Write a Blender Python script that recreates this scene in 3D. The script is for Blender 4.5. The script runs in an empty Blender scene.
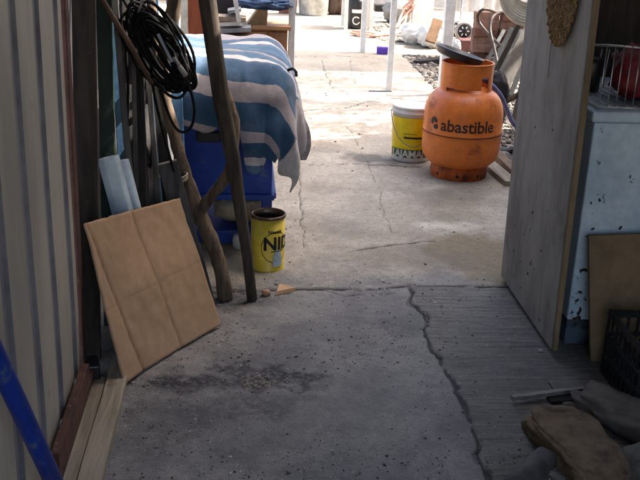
import bpy, bmesh, math, random
import numpy as np
from mathutils import Vector, Matrix, noise as mnoise
random.seed(7); np.random.seed(7)
S = bpy.context.scene
COL = S.collection
rad = math.radians

# ------------------------------------------------------------------ camera
H = 1.25; FPX = 940.0; PITCH = 20.0; YAW = 5.1; ROLL = 2.3
def basis():
    p, y, r = rad(PITCH), rad(YAW), rad(ROLL)
    d = Vector((math.sin(y)*math.cos(p), math.cos(y)*math.cos(p), -math.sin(p)))
    rt = Vector((math.cos(y), -math.sin(y), 0)); up = rt.cross(d)
    return rt*math.cos(r)+up*math.sin(r), up*math.cos(r)-rt*math.sin(r), d
CR, CU, CD = basis()
cam = bpy.data.cameras.new('camera'); co = bpy.data.objects.new('camera', cam); COL.objects.link(co)
co.matrix_world = Matrix(((CR.x, CU.x, -CD.x, 0), (CR.y, CU.y, -CD.y, 0), (CR.z, CU.z, -CD.z, H), (0, 0, 0, 1)))
cam.sensor_fit = 'HORIZONTAL'; cam.sensor_width = 36; cam.lens = 36*FPX/640
cam.clip_start = 0.05; cam.clip_end = 3000
S.camera = co

# ------------------------------------------------------------------ sky, sun, exposure
SUN_EL, SUN_AZ = 50.0, 78.0          # azimuth clockwise from +Y
w = bpy.data.worlds.new('World'); S.world = w; w.use_nodes = True
nt = w.node_tree; nt.nodes.clear()
sk = nt.nodes.new('ShaderNodeTexSky'); sk.sky_type = 'NISHITA'; sk.sun_disc = False
sk.sun_elevation = rad(SUN_EL); sk.sun_rotation = rad(SUN_AZ)
sk.air_density = 1.0; sk.dust_density = 6.0; sk.ozone_density = 0.3
bg = nt.nodes.new('ShaderNodeBackground'); bg.inputs[1].default_value = 0.15
ou = nt.nodes.new('ShaderNodeOutputWorld')
nt.links.new(sk.outputs[0], bg.inputs[0]); nt.links.new(bg.outputs[0], ou.inputs[0])
sl = bpy.data.lights.new('sun', 'SUN'); sl.energy = 3.6; sl.angle = rad(0.5); sl.color = (1, .94, .84)
so = bpy.data.objects.new('sun', sl); COL.objects.link(so); so.location = (5, 3, 8)
sd = Vector((math.sin(rad(SUN_AZ))*math.cos(rad(SUN_EL)), math.cos(rad(SUN_AZ))*math.cos(rad(SUN_EL)), math.sin(rad(SUN_EL))))
so.rotation_euler = sd.to_track_quat('Z', 'Y').to_euler()
S.view_settings.view_transform = 'Standard'; S.view_settings.look = 'None'
S.view_settings.gamma = 1; S.view_settings.use_curve_mapping = False
S.view_settings.exposure = 2.5

# ------------------------------------------------------------------ measuring helpers (px in the 640x480 photo -> real point)
CC = Vector((0, 0, H))
def ray(x, y): return CD + CR*((x-320)/FPX) - CU*((y-240)/FPX)
def g(x, y, z=0.0):
    v = ray(x, y); return CC + v*((z-H)/v.z)
def at(x, y, Y):
    v = ray(x, y); return CC + v*(Y/v.y)
def atX(x, y, X):
    v = ray(x, y); return CC + v*(X/v.x)

# ------------------------------------------------------------------ materials
def lin(c):
    return tuple(((v/255)/12.92 if v/255 <= .04045 else ((v/255+.055)/1.055)**2.4) for v in c)
def N(t, kind, **k):
    n = t.nodes.new(kind)
    for a, b in k.items():
        if a.startswith('i_'): n.inputs[a[2:].replace('_', ' ')].default_value = b
        else: setattr(n, a, b)
    return n
def ramp(t, fac, stops, interp='LINEAR'):
    r = t.nodes.new('ShaderNodeValToRGB'); r.color_ramp.interpolation = interp
    e = r.color_ramp.elements
    while len(e) < len(stops): e.new(0.5)
    for q, (p, c) in zip(e, stops):
        q.position = p; q.color = (*c, 1) if len(c) == 3 else c
    t.links.new(fac, r.inputs[0]); return r.outputs[0]
def mixc(t, f, a, b, mode='MIX'):
    m = t.nodes.new('ShaderNodeMix'); m.data_type = 'RGBA'; m.blend_type = mode
    for s, v in ((0, f), (6, a), (7, b)):
        if hasattr(v, 'links'): t.links.new(v, m.inputs[s])
        elif s == 0: m.inputs[0].default_value = v
        else: m.inputs[s].default_value = (*v, 1)
    return m.outputs[2]
def base(name):
    m = bpy.data.materials.new(name); m.use_nodes = True; t = m.node_tree
    b = t.nodes['Principled BSDF']; b.inputs['Specular IOR Level'].default_value = .35
    tc = t.nodes.new('ShaderNodeTexCoord'); return m, t, b, tc.outputs['Object']
def noi(t, vec, scale, detail=5, rough=.6, stretch=None):
    if stretch:
        mp = t.nodes.new('ShaderNodeMapping'); mp.inputs['Scale'].default_value = stretch
        t.links.new(vec, mp.inputs[0]); vec = mp.outputs[0]
    n = N(t, 'ShaderNodeTexNoise', i_Scale=scale, i_Detail=detail, i_Roughness=rough); t.links.new(vec, n.inputs['Vector'])
    return n.outputs[0]
def K(v): return (v, v, v)
MC = {}
def worn(name, c1, c2=None, scale=9, lo=.42, hi=.62, rough=.7, bump=.25, bscale=70, metal=0, stretch=None,
         dirt=None, dlo=.58, dhi=.66, dscale=14, spec=None, bdist=.004):
    if name in MC: return MC[name]
    m, t, b, ob = base(name); c1 = lin(c1); c2 = lin(c2) if c2 else tuple(v*.75 for v in c1)
    n = noi(t, ob, scale, 6, .65, stretch)
    col = mixc(t, ramp(t, n, [(lo, K(0)), (hi, K(1))]), c1, c2)
    fine = noi(t, ob, scale*7, 4, .7, stretch)
    col = mixc(t, .55, col, ramp(t, fine, [(.3, K(.62)), (.7, K(1.0))]), 'MULTIPLY')
    if dirt:
        d = noi(t, ob, dscale, 8, .75)
        col = mixc(t, ramp(t, d, [(dlo, K(0)), (dhi, K(1))]), col, lin(dirt))
    t.links.new(col, b.inputs['Base Color'])
    b.inputs['Metallic'].default_value = metal
    t.links.new(ramp(t, fine, [(.2, K(max(0, rough-.12))), (.8, K(min(1, rough+.1)))]), b.inputs['Roughness'])
    if spec is not None: b.inputs['Specular IOR Level'].default_value = spec
    bn = N(t, 'ShaderNodeBump', i_Strength=bump, i_Distance=bdist)
    t.links.new(noi(t, ob, bscale, 6, .7, stretch), bn.inputs['Height']); t.links.new(bn.outputs[0], b.inputs['Normal'])
    MC[name] = m; return m

# ------------------------------------------------------------------ mesh builder
ORI = {}
class MB:
    def __init__(s): s.v = []; s.f = []; s.m = []; s.sm = []; s.cur = 0
    def add(s, vs, fs, smooth=False):
        o = len(s.v); s.v += [tuple(p) for p in vs]; s.f += [tuple(i+o for i in f) for f in fs]
        s.m += [s.cur]*len(fs); s.sm += [smooth]*len(fs); return s
    def box(s, c, d, M=None):
        c = Vector(c); M = M or Matrix.Identity(3); vs = []
        for z in (-.5, .5):
            for y in (-.5, .5):
                for x in (-.5, .5): vs.append(c + M @ Vector((x*d[0], y*d[1], z*d[2])))
        return s.add(vs, [(0, 2, 3, 1), (4, 5, 7, 6), (0, 1, 5, 4), (2, 6, 7, 3), (0, 4, 6, 2), (1, 3, 7, 5)])
    def beam(s, p, q, wd, th, side=(1, 0, 0), w2=None, t2=None, n=1, wob=0):
        p, q = Vector(p), Vector(q); a = (q-p).normalized(); u = Vector(side); u = (u-a*u.dot(a)).normalized(); v = a.cross(u)
        w2 = w2 or wd; t2 = t2 or th; vs = []; fs = []
        for i in range(n+1):
            k = i/n; c = p.lerp(q, k); ww = wd+(w2-wd)*k; tt = th+(t2-th)*k
            if wob: c = c + u*mnoise.noise(c*3)*wob + v*mnoise.noise(c*3+Vector((9, 2, 1)))*wob
            for a_, b_ in ((-1, -1), (1, -1), (1, 1), (-1, 1)):
                j = Vector((random.uniform(-1, 1), random.uniform(-1, 1), 0))*wob*.12 if wob else Vector((0, 0, 0))
                vs.append(c + u*(a_*ww/2+j.x) + v*(b_*tt/2+j.y))
        for i in range(n):
            for j in range(4):
                fs.append((i*4+j, i*4+(j+1) % 4, i*4+4+(j+1) % 4, i*4+4+j))
        fs += [(3, 2, 1, 0), (n*4, n*4+1, n*4+2, n*4+3)]
        return s.add(vs, fs)
    def tube(s, pts, r, seg=10, closed=False, caps=True, flat=1.0, up=None):
        pts = [Vector(p) for p in pts]; n = len(pts); R = r if hasattr(r, '__len__') else [r]*n
        T = []
        for i in range(n):
            a = pts[(i-1) % n] if closed or i > 0 else pts[i]; b = pts[(i+1) % n] if closed or i < n-1 else pts[i]
            T.append((b-a).normalized())
        u = Vector(up) if up else (Vector((0, 0, 1)) if abs(T[0].z) < .9 else Vector((1, 0, 0)))
        vs = []; fs = []
        for i in range(n):
            u = (u-T[i]*u.dot(T[i])).normalized(); v = T[i].cross(u)
            for k in range(seg):
                a = 2*math.pi*k/seg; vs.append(pts[i]+(u*math.cos(a)+v*math.sin(a)*flat)*R[i])
        m = n if closed else n-1
        for i in range(m):
            for k in range(seg):
                fs.append((i*seg+k, i*seg+(k+1) % seg, ((i+1) % n)*seg+(k+1) % seg, ((i+1) % n)*seg+k))
        s.add(vs, fs, True)
        if caps and not closed:
            o = len(s.v)-len(vs); s.f += [tuple(o+k for k in range(seg))[::-1], tuple(o+(n-1)*seg+k for k in range(seg))]
            s.m += [s.cur]*2; s.sm += [False]*2
        return s
    def lathe(s, c, prof, seg=48, smooth=True, M=None, jit=None):
        c = Vector(c); vs = []; fs = []; n = len(prof)
        for (r, z) in prof:
            for k in range(seg):
                a = 2*math.pi*k/seg; rr = r*(1+(jit(a, z) if jit else 0)); p = Vector((rr*math.cos(a), rr*math.sin(a), z))
                vs.append(c+(M @ p if M else p))
        for i in range(n-1):
            for k in range(seg): fs.append((i*seg+k, i*seg+(k+1) % seg, (i+1)*seg+(k+1) % seg, (i+1)*seg+k))
        return s.add(vs, fs, smooth)
    def grid(s, fn, nu, nv, smooth=True):
        vs = [fn(i/nu, j/nv) for j in range(nv+1) for i in range(nu+1)]
        return s.add(vs, [(j*(nu+1)+i, j*(nu+1)+i+1, (j+1)*(nu+1)+i+1, (j+1)*(nu+1)+i) for j in range(nv) for i in range(nu)], smooth)
    def prism(s, pts, off):
        o = Vector(off); n = len(pts); vs = [Vector(p) for p in pts]+[Vector(p)+o for p in pts]
        return s.add(vs, [tuple(range(n))[::-1], tuple(range(n, 2*n))]+[(i, (i+1) % n, n+(i+1) % n, n+i) for i in range(n)])
    def blob(s, c, d, M=None, n1=28, n2=20, e=.7, amp=.05, fr=3.0, seed=0):
        c = Vector(c); M = M or Matrix.Identity(3); sg = lambda x, p: math.copysign(abs(x)**p, x)
        vs = []; fs = []
        for j in range(n2+1):
            b = -math.pi/2+math.pi*j/n2
            for i in range(n1):
                a = 2*math.pi*i/n1
                p = Vector((sg(math.cos(b), e)*sg(math.cos(a), e), sg(math.cos(b), e)*sg(math.sin(a), e), sg(math.sin(b), e)))
                k = 1+amp*2*mnoise.noise(p*fr+Vector((seed, 0, 0)))+amp*mnoise.noise(p*fr*3+Vector((0, seed, 0)))
                vs.append(c+M @ Vector((p.x*d[0]/2*k, p.y*d[1]/2*k, p.z*d[2]/2*k)))
        for j in range(n2):
            for i in range(n1): fs.append((j*n1+i, j*n1+(i+1) % n1, (j+1)*n1+(i+1) % n1, (j+1)*n1+i))
        return s.add(vs, fs, True)
    def build(s, name, mat, parent=None, origin=None, bevel=0, solid=0, sub=0):
        me = bpy.data.meshes.new(name)
        if parent is not None: o = ORI[parent.name]
        elif origin is not None: o = Vector(origin)
        else:
            a = np.array(s.v); mn, mx = a.min(0), a.max(0); o = Vector(((mn[0]+mx[0])/2, (mn[1]+mx[1])/2, mn[2]))
        me.from_pydata([Vector(p)-o for p in s.v], [], s.f); me.update()
        for mm in (mat if isinstance(mat, (list, tuple)) else [mat]): me.materials.append(mm)
        me.polygons.foreach_set('material_index', s.m); me.polygons.foreach_set('use_smooth', s.sm)
        bm = bmesh.new(); bm.from_mesh(me); bmesh.ops.remove_doubles(bm, verts=bm.verts, dist=1e-6)
        bmesh.ops.recalc_face_normals(bm, faces=bm.faces); bm.to_mesh(me); bm.free()
        ob = bpy.data.objects.new(name, me); COL.objects.link(ob)
        if parent is not None: ob.parent = parent
        else: ob.location = o
        ORI[ob.name] = o
        if solid:
            x = ob.modifiers.new('solid', 'SOLIDIFY'); x.thickness = solid; x.offset = 0
        if bevel:
            x = ob.modifiers.new('bevel', 'BEVEL'); x.width = bevel; x.segments = 2; x.limit_method = 'ANGLE'; x.angle_limit = rad(40)
        if sub:
            x = ob.modifiers.new('sub', 'SUBSURF'); x.levels = sub; x.render_levels = sub
        return ob
def tag(o, label, cat, group=None):
    o['label'] = label; o['category'] = cat
    if group: o['group'] = group
    return o
def thing(name, loc, label, cat, group=None):
    o = bpy.data.objects.new(name, None); COL.objects.link(o); o.location = loc; o.empty_display_size = .05
    ORI[o.name] = Vector(loc); return tag(o, label, cat, group)
def struct(o): o['kind'] = 'structure'; return o
def stuff(o, label, cat): o['kind'] = 'stuff'; return tag(o, label, cat)
def clone(o, loc, rz=None, label=None, rot=None, scale=None):
    c = o.copy(); COL.objects.link(c); c.location = loc
    if rz is not None: c.rotation_euler = (0, 0, rz)
    if rot is not None: c.rotation_euler = rot
    if scale: c.scale = scale
    if label: c['label'] = label
    for ch in list(o.children):
        d = ch.copy(); COL.objects.link(d); d.parent = c
        for gch in ch.children:
            e = gch.copy(); COL.objects.link(e); e.parent = d
    return c
def glyphs(txt, size, bold=.0, spacing=1.0, shear=0):
    cu = bpy.data.curves.new('t', 'FONT'); cu.body = txt; cu.size = size; cu.offset = bold; cu.space_character = spacing
    cu.shear = shear; cu.resolution_u = 3
    ob = bpy.data.objects.new('t', cu); COL.objects.link(ob); bpy.context.view_layer.update()
    me = bpy.data.meshes.new_from_object(ob.evaluated_get(bpy.context.evaluated_depsgraph_get()))
    vs = [v.co.copy() for v in me.vertices]; fs = [tuple(p.vertices) for p in me.polygons]
    bpy.data.objects.remove(ob); bpy.data.curves.remove(cu); bpy.data.meshes.remove(me)
    return vs, fs
def on_cyl(vs, c, r, a0, z0, tilt=0):
    """wrap flat xy lettering round a vertical cylinder; a0 = angle of the text's start, reading left to right seen from outside"""
    out = []
    for v in vs:
        a = a0+v.x/r
        out.append(Vector((c[0]+r*math.cos(a), c[1]+r*math.sin(a), z0+v.y)))
    return out

# ------------------------------------------------------------------ GROUND
def vnoise(x, y, seed=0):
    xi, yi = np.floor(x).astype(np.int64), np.floor(y).astype(np.int64); xf, yf = x-xi, y-yi
    def h(a, b):
        n = (a*374761393+b*668265263+seed*974634777) & 0x7fffffff
        n = ((n ^ (n >> 13))*1274126177) & 0x7fffffff
        return ((n ^ (n >> 16)) & 0xffff)/65535.0
    u, v = xf*xf*(3-2*xf), yf*yf*(3-2*yf)
    return (h(xi, yi)*(1-u)+h(xi+1, yi)*u)*(1-v)+(h(xi, yi+1)*(1-u)+h(xi+1, yi+1)*u)*v
def fbm(x, y, sc, o=4, seed=0):
    r = 0; a = .5
    for i in range(o): r = r+a*vnoise(x*sc*2**i, y*sc*2**i, seed+i); a *= .5
    return r-.5
xs = np.arange(-.62, 1.372, .0065)
ys = np.concatenate([np.arange(-1, 1.55, .05), np.arange(1.55, 3.4, .0065), np.arange(3.4, 5.0, .011), np.arange(5.0, 7, .02), np.arange(7, 12.01, .05)])
GX, GY = np.meshgrid(xs, ys); X = GX.ravel(); Y = GY.ravel()
Xj = X.copy()
crack = np.zeros_like(X)
def carve(px, wd, depth=1.0, wob=.007):
    pts = []
    for i in range(len(px)-1):
        a, b = g(*px[i]), g(*px[i+1]); n = max(2, int((b-a).length/.03))
        for k in range(n): pts.append(a.lerp(b, k/n))
    pts.append(g(*px[-1]))
    q = [(p.x+wob*2*mnoise.noise(p*9)+wob*mnoise.noise(p*31)*1.3, p.y+wob*2*mnoise.noise(p*9+Vector((5, 5, 5)))+wob*mnoise.noise(p*31+Vector((2, 1, 1)))*1.3) for p in pts]
    for i in range(len(q)-1):
        (ax, ay), (bx, by) = q[i], q[i+1]; R = wd*3
        j = np.where((X > min(ax, bx)-R) & (X < max(ax, bx)+R) & (Y > min(ay, by)-R) & (Y < max(ay, by)+R))[0]
        if not len(j): continue
        dx, dy = bx-ax, by-ay; L = dx*dx+dy*dy+1e-9
        t = np.clip(((X[j]-ax)*dx+(Y[j]-ay)*dy)/L, 0, 1)
        d = np.hypot(X[j]-ax-t*dx, Y[j]-ay-t*dy)
        ww = wd*(.25+1.1*vnoise(X[j]*24, Y[j]*24, 3)*(.4+.9*vnoise(X[j]*7, Y[j]*7, 4)))
        crack[j] = np.maximum(crack[j], depth*np.clip(1.25-d/ww, 0, 1))
MAIN = [(409, 286), (414, 302), (424, 320), (430, 344), (443, 366), (454, 386), (464, 410), (476, 440), (487, 475), (500, 520)]
SEAM = [(160, 297), (225, 292), (268, 290), (320, 289), (361, 290), (410, 287), (431, 286), (470, 287), (512, 288)]
carve(MAIN, .0072, 1.0, .009); carve(MAIN, .0045, .6, .02); carve(SEAM, .0065, .8)
carve([(318, 289), (345, 296), (372, 294), (395, 293)], .005, .55)
carve([(299, 170), (300, 200), (303, 230), (305, 250)], .006, .5)
carve([(347, 126), (358, 146), (379, 190), (384, 215), (391, 233)], .006, .42)
carve([(321, 261), (347, 261)], .006, .5); carve([(350, 252), (398, 244), (435, 241)], .007, .75)
carve([(306, 165), (350, 164), (400, 166), (432, 167)], .008, .8); carve([(300, 111), (345, 108), (380, 98), (425, 100)], .009, .6)
carve([(289, 57), (330, 56), (396, 57)], .010, .4); carve([(321, 60), (326, 74), (332, 88)], .010, .42); carve([(350, 60), (352, 74), (356, 84)], .010, .36)
carve([(398, 244), (440, 232), (480, 224), (506, 219)], .006, .3)
carve([(435, 300), (470, 298), (520, 296)], .0035, .3, .002)
seamY = np.interp(X, [g(*p).x for p in SEAM], [g(*p).y for p in SEAM])
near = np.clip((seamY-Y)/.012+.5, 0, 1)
crackX = np.interp(-Y, [-g(*p).y for p in MAIN], [g(*p).x for p in MAIN])
brushed = near*np.clip((X-crackX)/.01, 0, 1)
def patch(px, py, rx, ry, jig=.5, soft=.35, sc=12, seed=1):
    c = g(px, py); a = abs(g(px+rx, py).x-g(px-rx, py).x)/2; b = abs(g(px, py-ry).y-g(px, py+ry).y)/2
    d = np.hypot((X-c.x)/a, (Y-c.y)/b)+jig*fbm(X, Y, sc, 4, seed)*2
    return np.clip((1-d)/soft, 0, 1)
stain = np.maximum.reduce([patch(215, 384, 70, 9, 1.0, .5, 14, 41)*.9, patch(205, 412, 64, 16, 1.0, .5, 10, 42)*.55, patch(250, 408, 50, 12, 1.0, .5, 10, 43)*.55, patch(150, 440, 50, 20, 1.2, .8, 8, 44)*.4, patch(400, 330, 40, 12, 1.3, .9, 9, 45)*.35, patch(186, 381, 34, 9, .9, .3, 24, 1)*1.15, patch(262, 377, 52, 13, .9, .35, 22, 2)*1.1,
                           patch(226, 386, 30, 5, .8, .5, 16, 3)*.45, patch(215, 410, 60, 14, .9, .3, 9, 4)*.38,
                           patch(318, 382, 24, 8, .9, .3, 14, 5)*.4, patch(285, 400, 34, 8, .8, .3, 9, 9)*.35,
                           patch(228, 298, 46, 12, .7, .6, 12, 6)*.85, patch(140, 380, 50, 14, .8, .6, 12, 71)*.5, patch(180, 330, 60, 22, .7, .8, 12, 8)*.45])
pit = patch(258, 380, 20, 11, .8, .5, 18, 7)
wet_shade = np.maximum(patch(366, 160, 30, 7, .9, .5, 9, 11), patch(455, 168, 60, 10, .7, .8, 9, 12)*.5)  # damp by the bucket, plus the cylinder's shade painted into the floor colour
dirt = np.maximum.reduce([patch(480, 256, 55, 26, .9, .5, 7, 13), patch(462, 205, 45, 20, 1.0, .8, 6, 14)*.7, patch(420, 262, 60, 14, 1.2, .7, 6, 15)*.35])
pale = np.maximum.reduce([patch(465, 226, 48, 5, .9, .7, 8, 16)*.8, patch(330, 96, 60, 7, .8, .6, 5, 17), patch(400, 50, 40, 5, .6, .6, 5, 18)])
Z = .004*fbm(X, Y, 2.2, 3, 21)+.0030*fbm(X, Y, 14, 3, 22)*2+.0012*fbm(X, Y, 60, 2, 23)*2
Z += .010*(1-near)*0.3 - .009*crack*1.0 - .010*pit*(.6+fbm(X, Y, 40, 2, 5)*2.2) - .002*stain
Z += brushed*(.0007*np.sin(Y*230+16*fbm(X, Y, 5, 3, 9)*2)*np.clip(.5+2.5*fbm(X, Y, 4, 2, 31), 0, 1)+.002)
nx, ny = len(xs), len(ys)
me = bpy.data.meshes.new('concrete_path')
me.vertices.add(nx*ny); me.vertices.foreach_set('co', np.stack([Xj, Y, Z], 1).astype(np.float32).ravel())
ii = np.arange((ny-1)*(nx-1)); r_, c_ = ii//(nx-1), ii % (nx-1); v0 = r_*nx+c_
quads = np.stack([v0, v0+1, v0+nx+1, v0+nx], 1).astype(np.int32)
me.loops.add(quads.size); me.polygons.add(len(quads))
me.loops.foreach_set('vertex_index', quads.ravel()); me.polygons.foreach_set('loop_start', np.arange(0, quads.size, 4, dtype=np.int32))
me.polygons.foreach_set('loop_total', np.full(len(quads), 4, dtype=np.int32)); me.update(calc_edges=True)
me.polygons.foreach_set('use_smooth', np.ones(len(quads), dtype=bool))
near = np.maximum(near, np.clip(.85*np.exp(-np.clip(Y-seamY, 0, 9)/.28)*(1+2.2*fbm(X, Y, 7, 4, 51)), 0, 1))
wet_shade = np.maximum.reduce([wet_shade, patch(330, 148, 26, 7, 1.1, .7, 9, 61)*.4, patch(425, 195, 50, 9, 1.1, .7, 8, 62)*.45, patch(345, 228, 34, 12, 1.1, .7, 7, 63)*.32, patch(320, 192, 24, 9, 1.1, .7, 9, 64)*.3, patch(410, 256, 70, 12, 1.1, .7, 9, 65)*.35, patch(340, 72, 30, 7, 1.1, .7, 4, 66)*.35])
for nm, ar in (('crack', crack), ('near', near), ('brushed', brushed), ('stain', stain), ('pit', pit), ('wet_shade', wet_shade), ('dirt', dirt), ('pale', pale)):
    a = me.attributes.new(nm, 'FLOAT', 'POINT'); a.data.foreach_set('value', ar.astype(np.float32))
m, t, b, ob_ = base('concrete')
A = lambda n: N(t, 'ShaderNodeAttribute', attribute_name=n).outputs['Fac']
n1 = noi(t, ob_, 3.2, 6, .65); n2 = noi(t, ob_, 34, 5, .75); n3 = noi(t, ob_, 190, 3, .7)
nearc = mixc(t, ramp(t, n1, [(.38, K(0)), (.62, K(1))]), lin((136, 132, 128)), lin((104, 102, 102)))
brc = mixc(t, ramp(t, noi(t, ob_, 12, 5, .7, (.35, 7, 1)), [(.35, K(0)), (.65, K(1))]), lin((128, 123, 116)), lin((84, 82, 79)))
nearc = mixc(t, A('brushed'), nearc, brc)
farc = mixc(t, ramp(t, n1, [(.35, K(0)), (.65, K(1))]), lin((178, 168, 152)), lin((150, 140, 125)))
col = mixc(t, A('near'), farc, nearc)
col = mixc(t, A('pale'), col, lin((200, 192, 178)))
dm = t.nodes.new('ShaderNodeMath'); dm.operation = 'MULTIPLY'; t.links.new(A('dirt'), dm.inputs[0]); dm.inputs[1].default_value = .85
col = mixc(t, dm.outputs[0], col, lin((112, 98, 70)))
col = mixc(t, .8, col, ramp(t, n2, [(.3, K(.5)), (.5, K(.93)), (.72, K(1.18))]), 'MULTIPLY')
col = mixc(t, .8, col, ramp(t, n3, [(.3, K(.55)), (.52, K(1)), (.7, K(1.25))]), 'MULTIPLY')
vo = N(t, 'ShaderNodeTexVoronoi', i_Scale=62.0, i_Randomness=1.0); t.links.new(ob_, vo.inputs['Vector'])
spk = ramp(t, vo.outputs['Distance'], [(.10, K(1)), (.19, K(0))])
gate = ramp(t, noi(t, ob_, 55, 2, .5), [(.46, K(0)), (.52, K(1))])
col = mixc(t, mixc(t, 1.0, spk, gate, 'MULTIPLY'), col, lin((74, 73, 76)))
vo2 = N(t, 'ShaderNodeTexVoronoi', i_Scale=38.0); t.links.new(ob_, vo2.inputs['Vector'])
spk2 = ramp(t, vo2.outputs['Distance'], [(.06, K(1)), (.11, K(0))])
col = mixc(t, mixc(t, 1.0, spk2, ramp(t, n2, [(.5, K(0)), (.6, K(.8))]), 'MULTIPLY'), col, lin((205, 202, 196)))
sm_ = t.nodes.new('ShaderNodeMath'); sm_.operation = 'MULTIPLY'; t.links.new(A('stain'), sm_.inputs[0]); sm_.inputs[1].default_value = 1.0
gr_ = ramp(t, noi(t, ob_, 48, 5, .8), [(.38, K(.12)), (.52, K(1))])
col = mixc(t, mixc(t, 1.0, sm_.outputs[0], gr_, 'MULTIPLY'), col, lin((36, 35, 40)))
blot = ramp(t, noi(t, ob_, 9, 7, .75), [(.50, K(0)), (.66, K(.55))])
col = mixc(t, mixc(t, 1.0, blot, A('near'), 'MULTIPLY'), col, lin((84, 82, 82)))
col = mixc(t, A('wet_shade'), col, lin((98, 92, 84)))
pc = mixc(t, ramp(t, noi(t, ob_, 110, 2, .5), [(.45, K(0)), (.55, K(1))]), lin((50, 48, 50)), lin((112, 106, 96)))
col = mixc(t, A('pit'), col, pc)
col = mixc(t, ramp(t, A('crack'), [(.12, K(0)), (.6, K(1))]), col, lin((48, 45, 42)))
t.links.new(col, b.inputs['Base Color']); t.links.new(ramp(t, n2, [(.3, K(.62)), (.7, K(.86))]), b.inputs['Roughness'])
bn = N(t, 'ShaderNodeBump', i_Strength=.55, i_Distance=.004); hm = t.nodes.new('ShaderNodeMath'); hm.operation = 'ADD'
t.links.new(n2, hm.inputs[0]); t.links.new(n3, hm.inputs[1]); t.links.new(hm.outputs[0], bn.inputs['Height']); t.links.new(bn.outputs[0], b.inputs['Normal'])
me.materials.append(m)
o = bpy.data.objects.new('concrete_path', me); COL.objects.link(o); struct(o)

soil = worn('soil', (168, 158, 142), (138, 128, 112), scale=1.3, rough=.95, bump=.7, bscale=30, dirt=(112, 104, 92), dlo=.5, dhi=.7, dscale=6, bdist=.01)
q = MB(); q.grid(lambda u, v: Vector((-400+800*u, -400+800*v, -.03)), 8, 8, False); struct(q.build('ground', soil, origin=(0, 0, 0)))
q = MB(); q.grid(lambda u, v: Vector((-5+5*u*.875, 4.4+9*v, -.012+.006*mnoise.noise(Vector((u*9, v*14, 0))))), 30, 50); struct(q.build('yard_ground', soil, origin=(0, 0, 0)))
q = MB(); q.grid(lambda u, v: Vector((1.376+5*u, 3.0+9*v, -.006+.012*mnoise.noise(Vector((u*16, v*24, 3))))), 60, 90); struct(q.build('side_ground', soil, origin=(0, 0, 0)))

# gravel beside the path
def stones(n, pos, smin, smax, seed=0, flat=.6):
    random.seed(seed); mb = MB()
    t_ = (1+5**.5)/2
    iv = [Vector(v).normalized() for v in [(-1, t_, 0), (1, t_, 0), (-1, -t_, 0), (1, -t_, 0), (0, -1, t_), (0, 1, t_), (0, -1, -t_), (0, 1, -t_), (t_, 0, -1), (t_, 0, 1), (-t_, 0, -1), (-t_, 0, 1)]]
    fc = [(0, 11, 5), (0, 5, 1), (0, 1, 7), (0, 7, 10), (0, 10, 11), (1, 5, 9), (5, 11, 4), (11, 10, 2), (10, 7, 6), (7, 1, 8), (3, 9, 4), (3, 4, 2), (3, 2, 6), (3, 6, 8), (3, 8, 9), (4, 9, 5), (2, 4, 11), (6, 2, 10), (8, 6, 7), (9, 8, 1)]
    for i in range(n):
        p = pos(); s_ = random.uniform(smin, smax)*(1 if random.random() < .85 else 1.7)
        M = Matrix.Rotation(random.random()*6.28, 3, 'Z') @ Matrix.Rotation(random.uniform(-.4, .4), 3, 'X')
        k = (s_*random.uniform(.7, 1.3), s_*random.uniform(.6, 1), s_*flat*random.uniform(.6, 1.1))
        mb.cur = random.randrange(3)
        mb.add([p+M @ Vector((v.x*k[0], v.y*k[1], v.z*k[2]))*random.uniform(.85, 1.12) for v in iv], fc)
    return mb
gm = [worn('gravel_a', (122, 112, 100), (96, 88, 78), scale=20), worn('gravel_b', (92, 84, 78), (70, 64, 60), scale=20), worn('gravel_c', (160, 148, 134), (150, 142, 130), scale=20)]
def gp():
    while True:
        y = random.uniform(4.3, 8.1); x = 1.37+random.random()**1.3*1.3
        if random.random() < .9: return Vector((x+max(0, 0.06*mnoise.noise(Vector((0, y*3, 0)))), y, .0))
stuff(stones(4200, gp, .010, .022, 3).build('gravel', gm, origin=(1.6, 6, 0)), 'loose grey gravel along the right edge of the concrete path', 'gravel')
def gp2(): return Vector((random.uniform(1.25, 2.2), random.uniform(8.9, 10.2), 0))
stuff(stones(900, gp2, .014, .03, 4).build('rubble', gm, origin=(1.7, 9.5, 0)), 'sunlit earthy rubble strip in front of the far wall', 'rubble')
# crumbs on the near floor
random.seed(11)
cm = [worn('crumb_dark', (52, 50, 52), (34, 33, 35), scale=40), worn('crumb_brown', (84, 74, 62), (60, 52, 44), scale=40), worn('crumb_pale', (176, 170, 160), scale=40)]
def zat(x, y):
    i = int(np.clip(np.searchsorted(xs, x), 0, nx-1)); j = int(np.clip(np.searchsorted(ys, y), 0, ny-1)); return float(Z[j*nx+i])
def cp():
    while True:
        x, y = random.uniform(-.3, 1.0), 1.55+random.random()*1.5
        d = mnoise.noise(Vector((x*3, y*3, 0)))
        if x > .66 and random.random() < .8: continue
        if random.random() < .55+d: return Vector((x, y, zat(x, y)+.001))
stuff(stones(2100, cp, .0010, .0034, 5, .4).build('crumbs', cm, origin=(.3, 2.2, 0)), 'dark crumbs and grit scattered over the near concrete floor', 'debris')
def cp3():
    a = random.gauss(0, 1.15); bq = random.gauss(0, 1); c = g(258+a*14, 380+bq*6); return Vector((c.x, c.y, zat(c.x, c.y)-.001))
stuff(stones(130, cp3, .0018, .004, 6, .6).build('broken_aggregate', gm+[cm[0]], origin=(0, 2.4, 0)), 'broken aggregate lying in the shallow pit in the floor', 'debris')
def cp2():
    x, y = random.uniform(.1, 1.25), random.uniform(2.95, 6.5); return Vector((x, y, zat(x, y)+.001))
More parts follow.
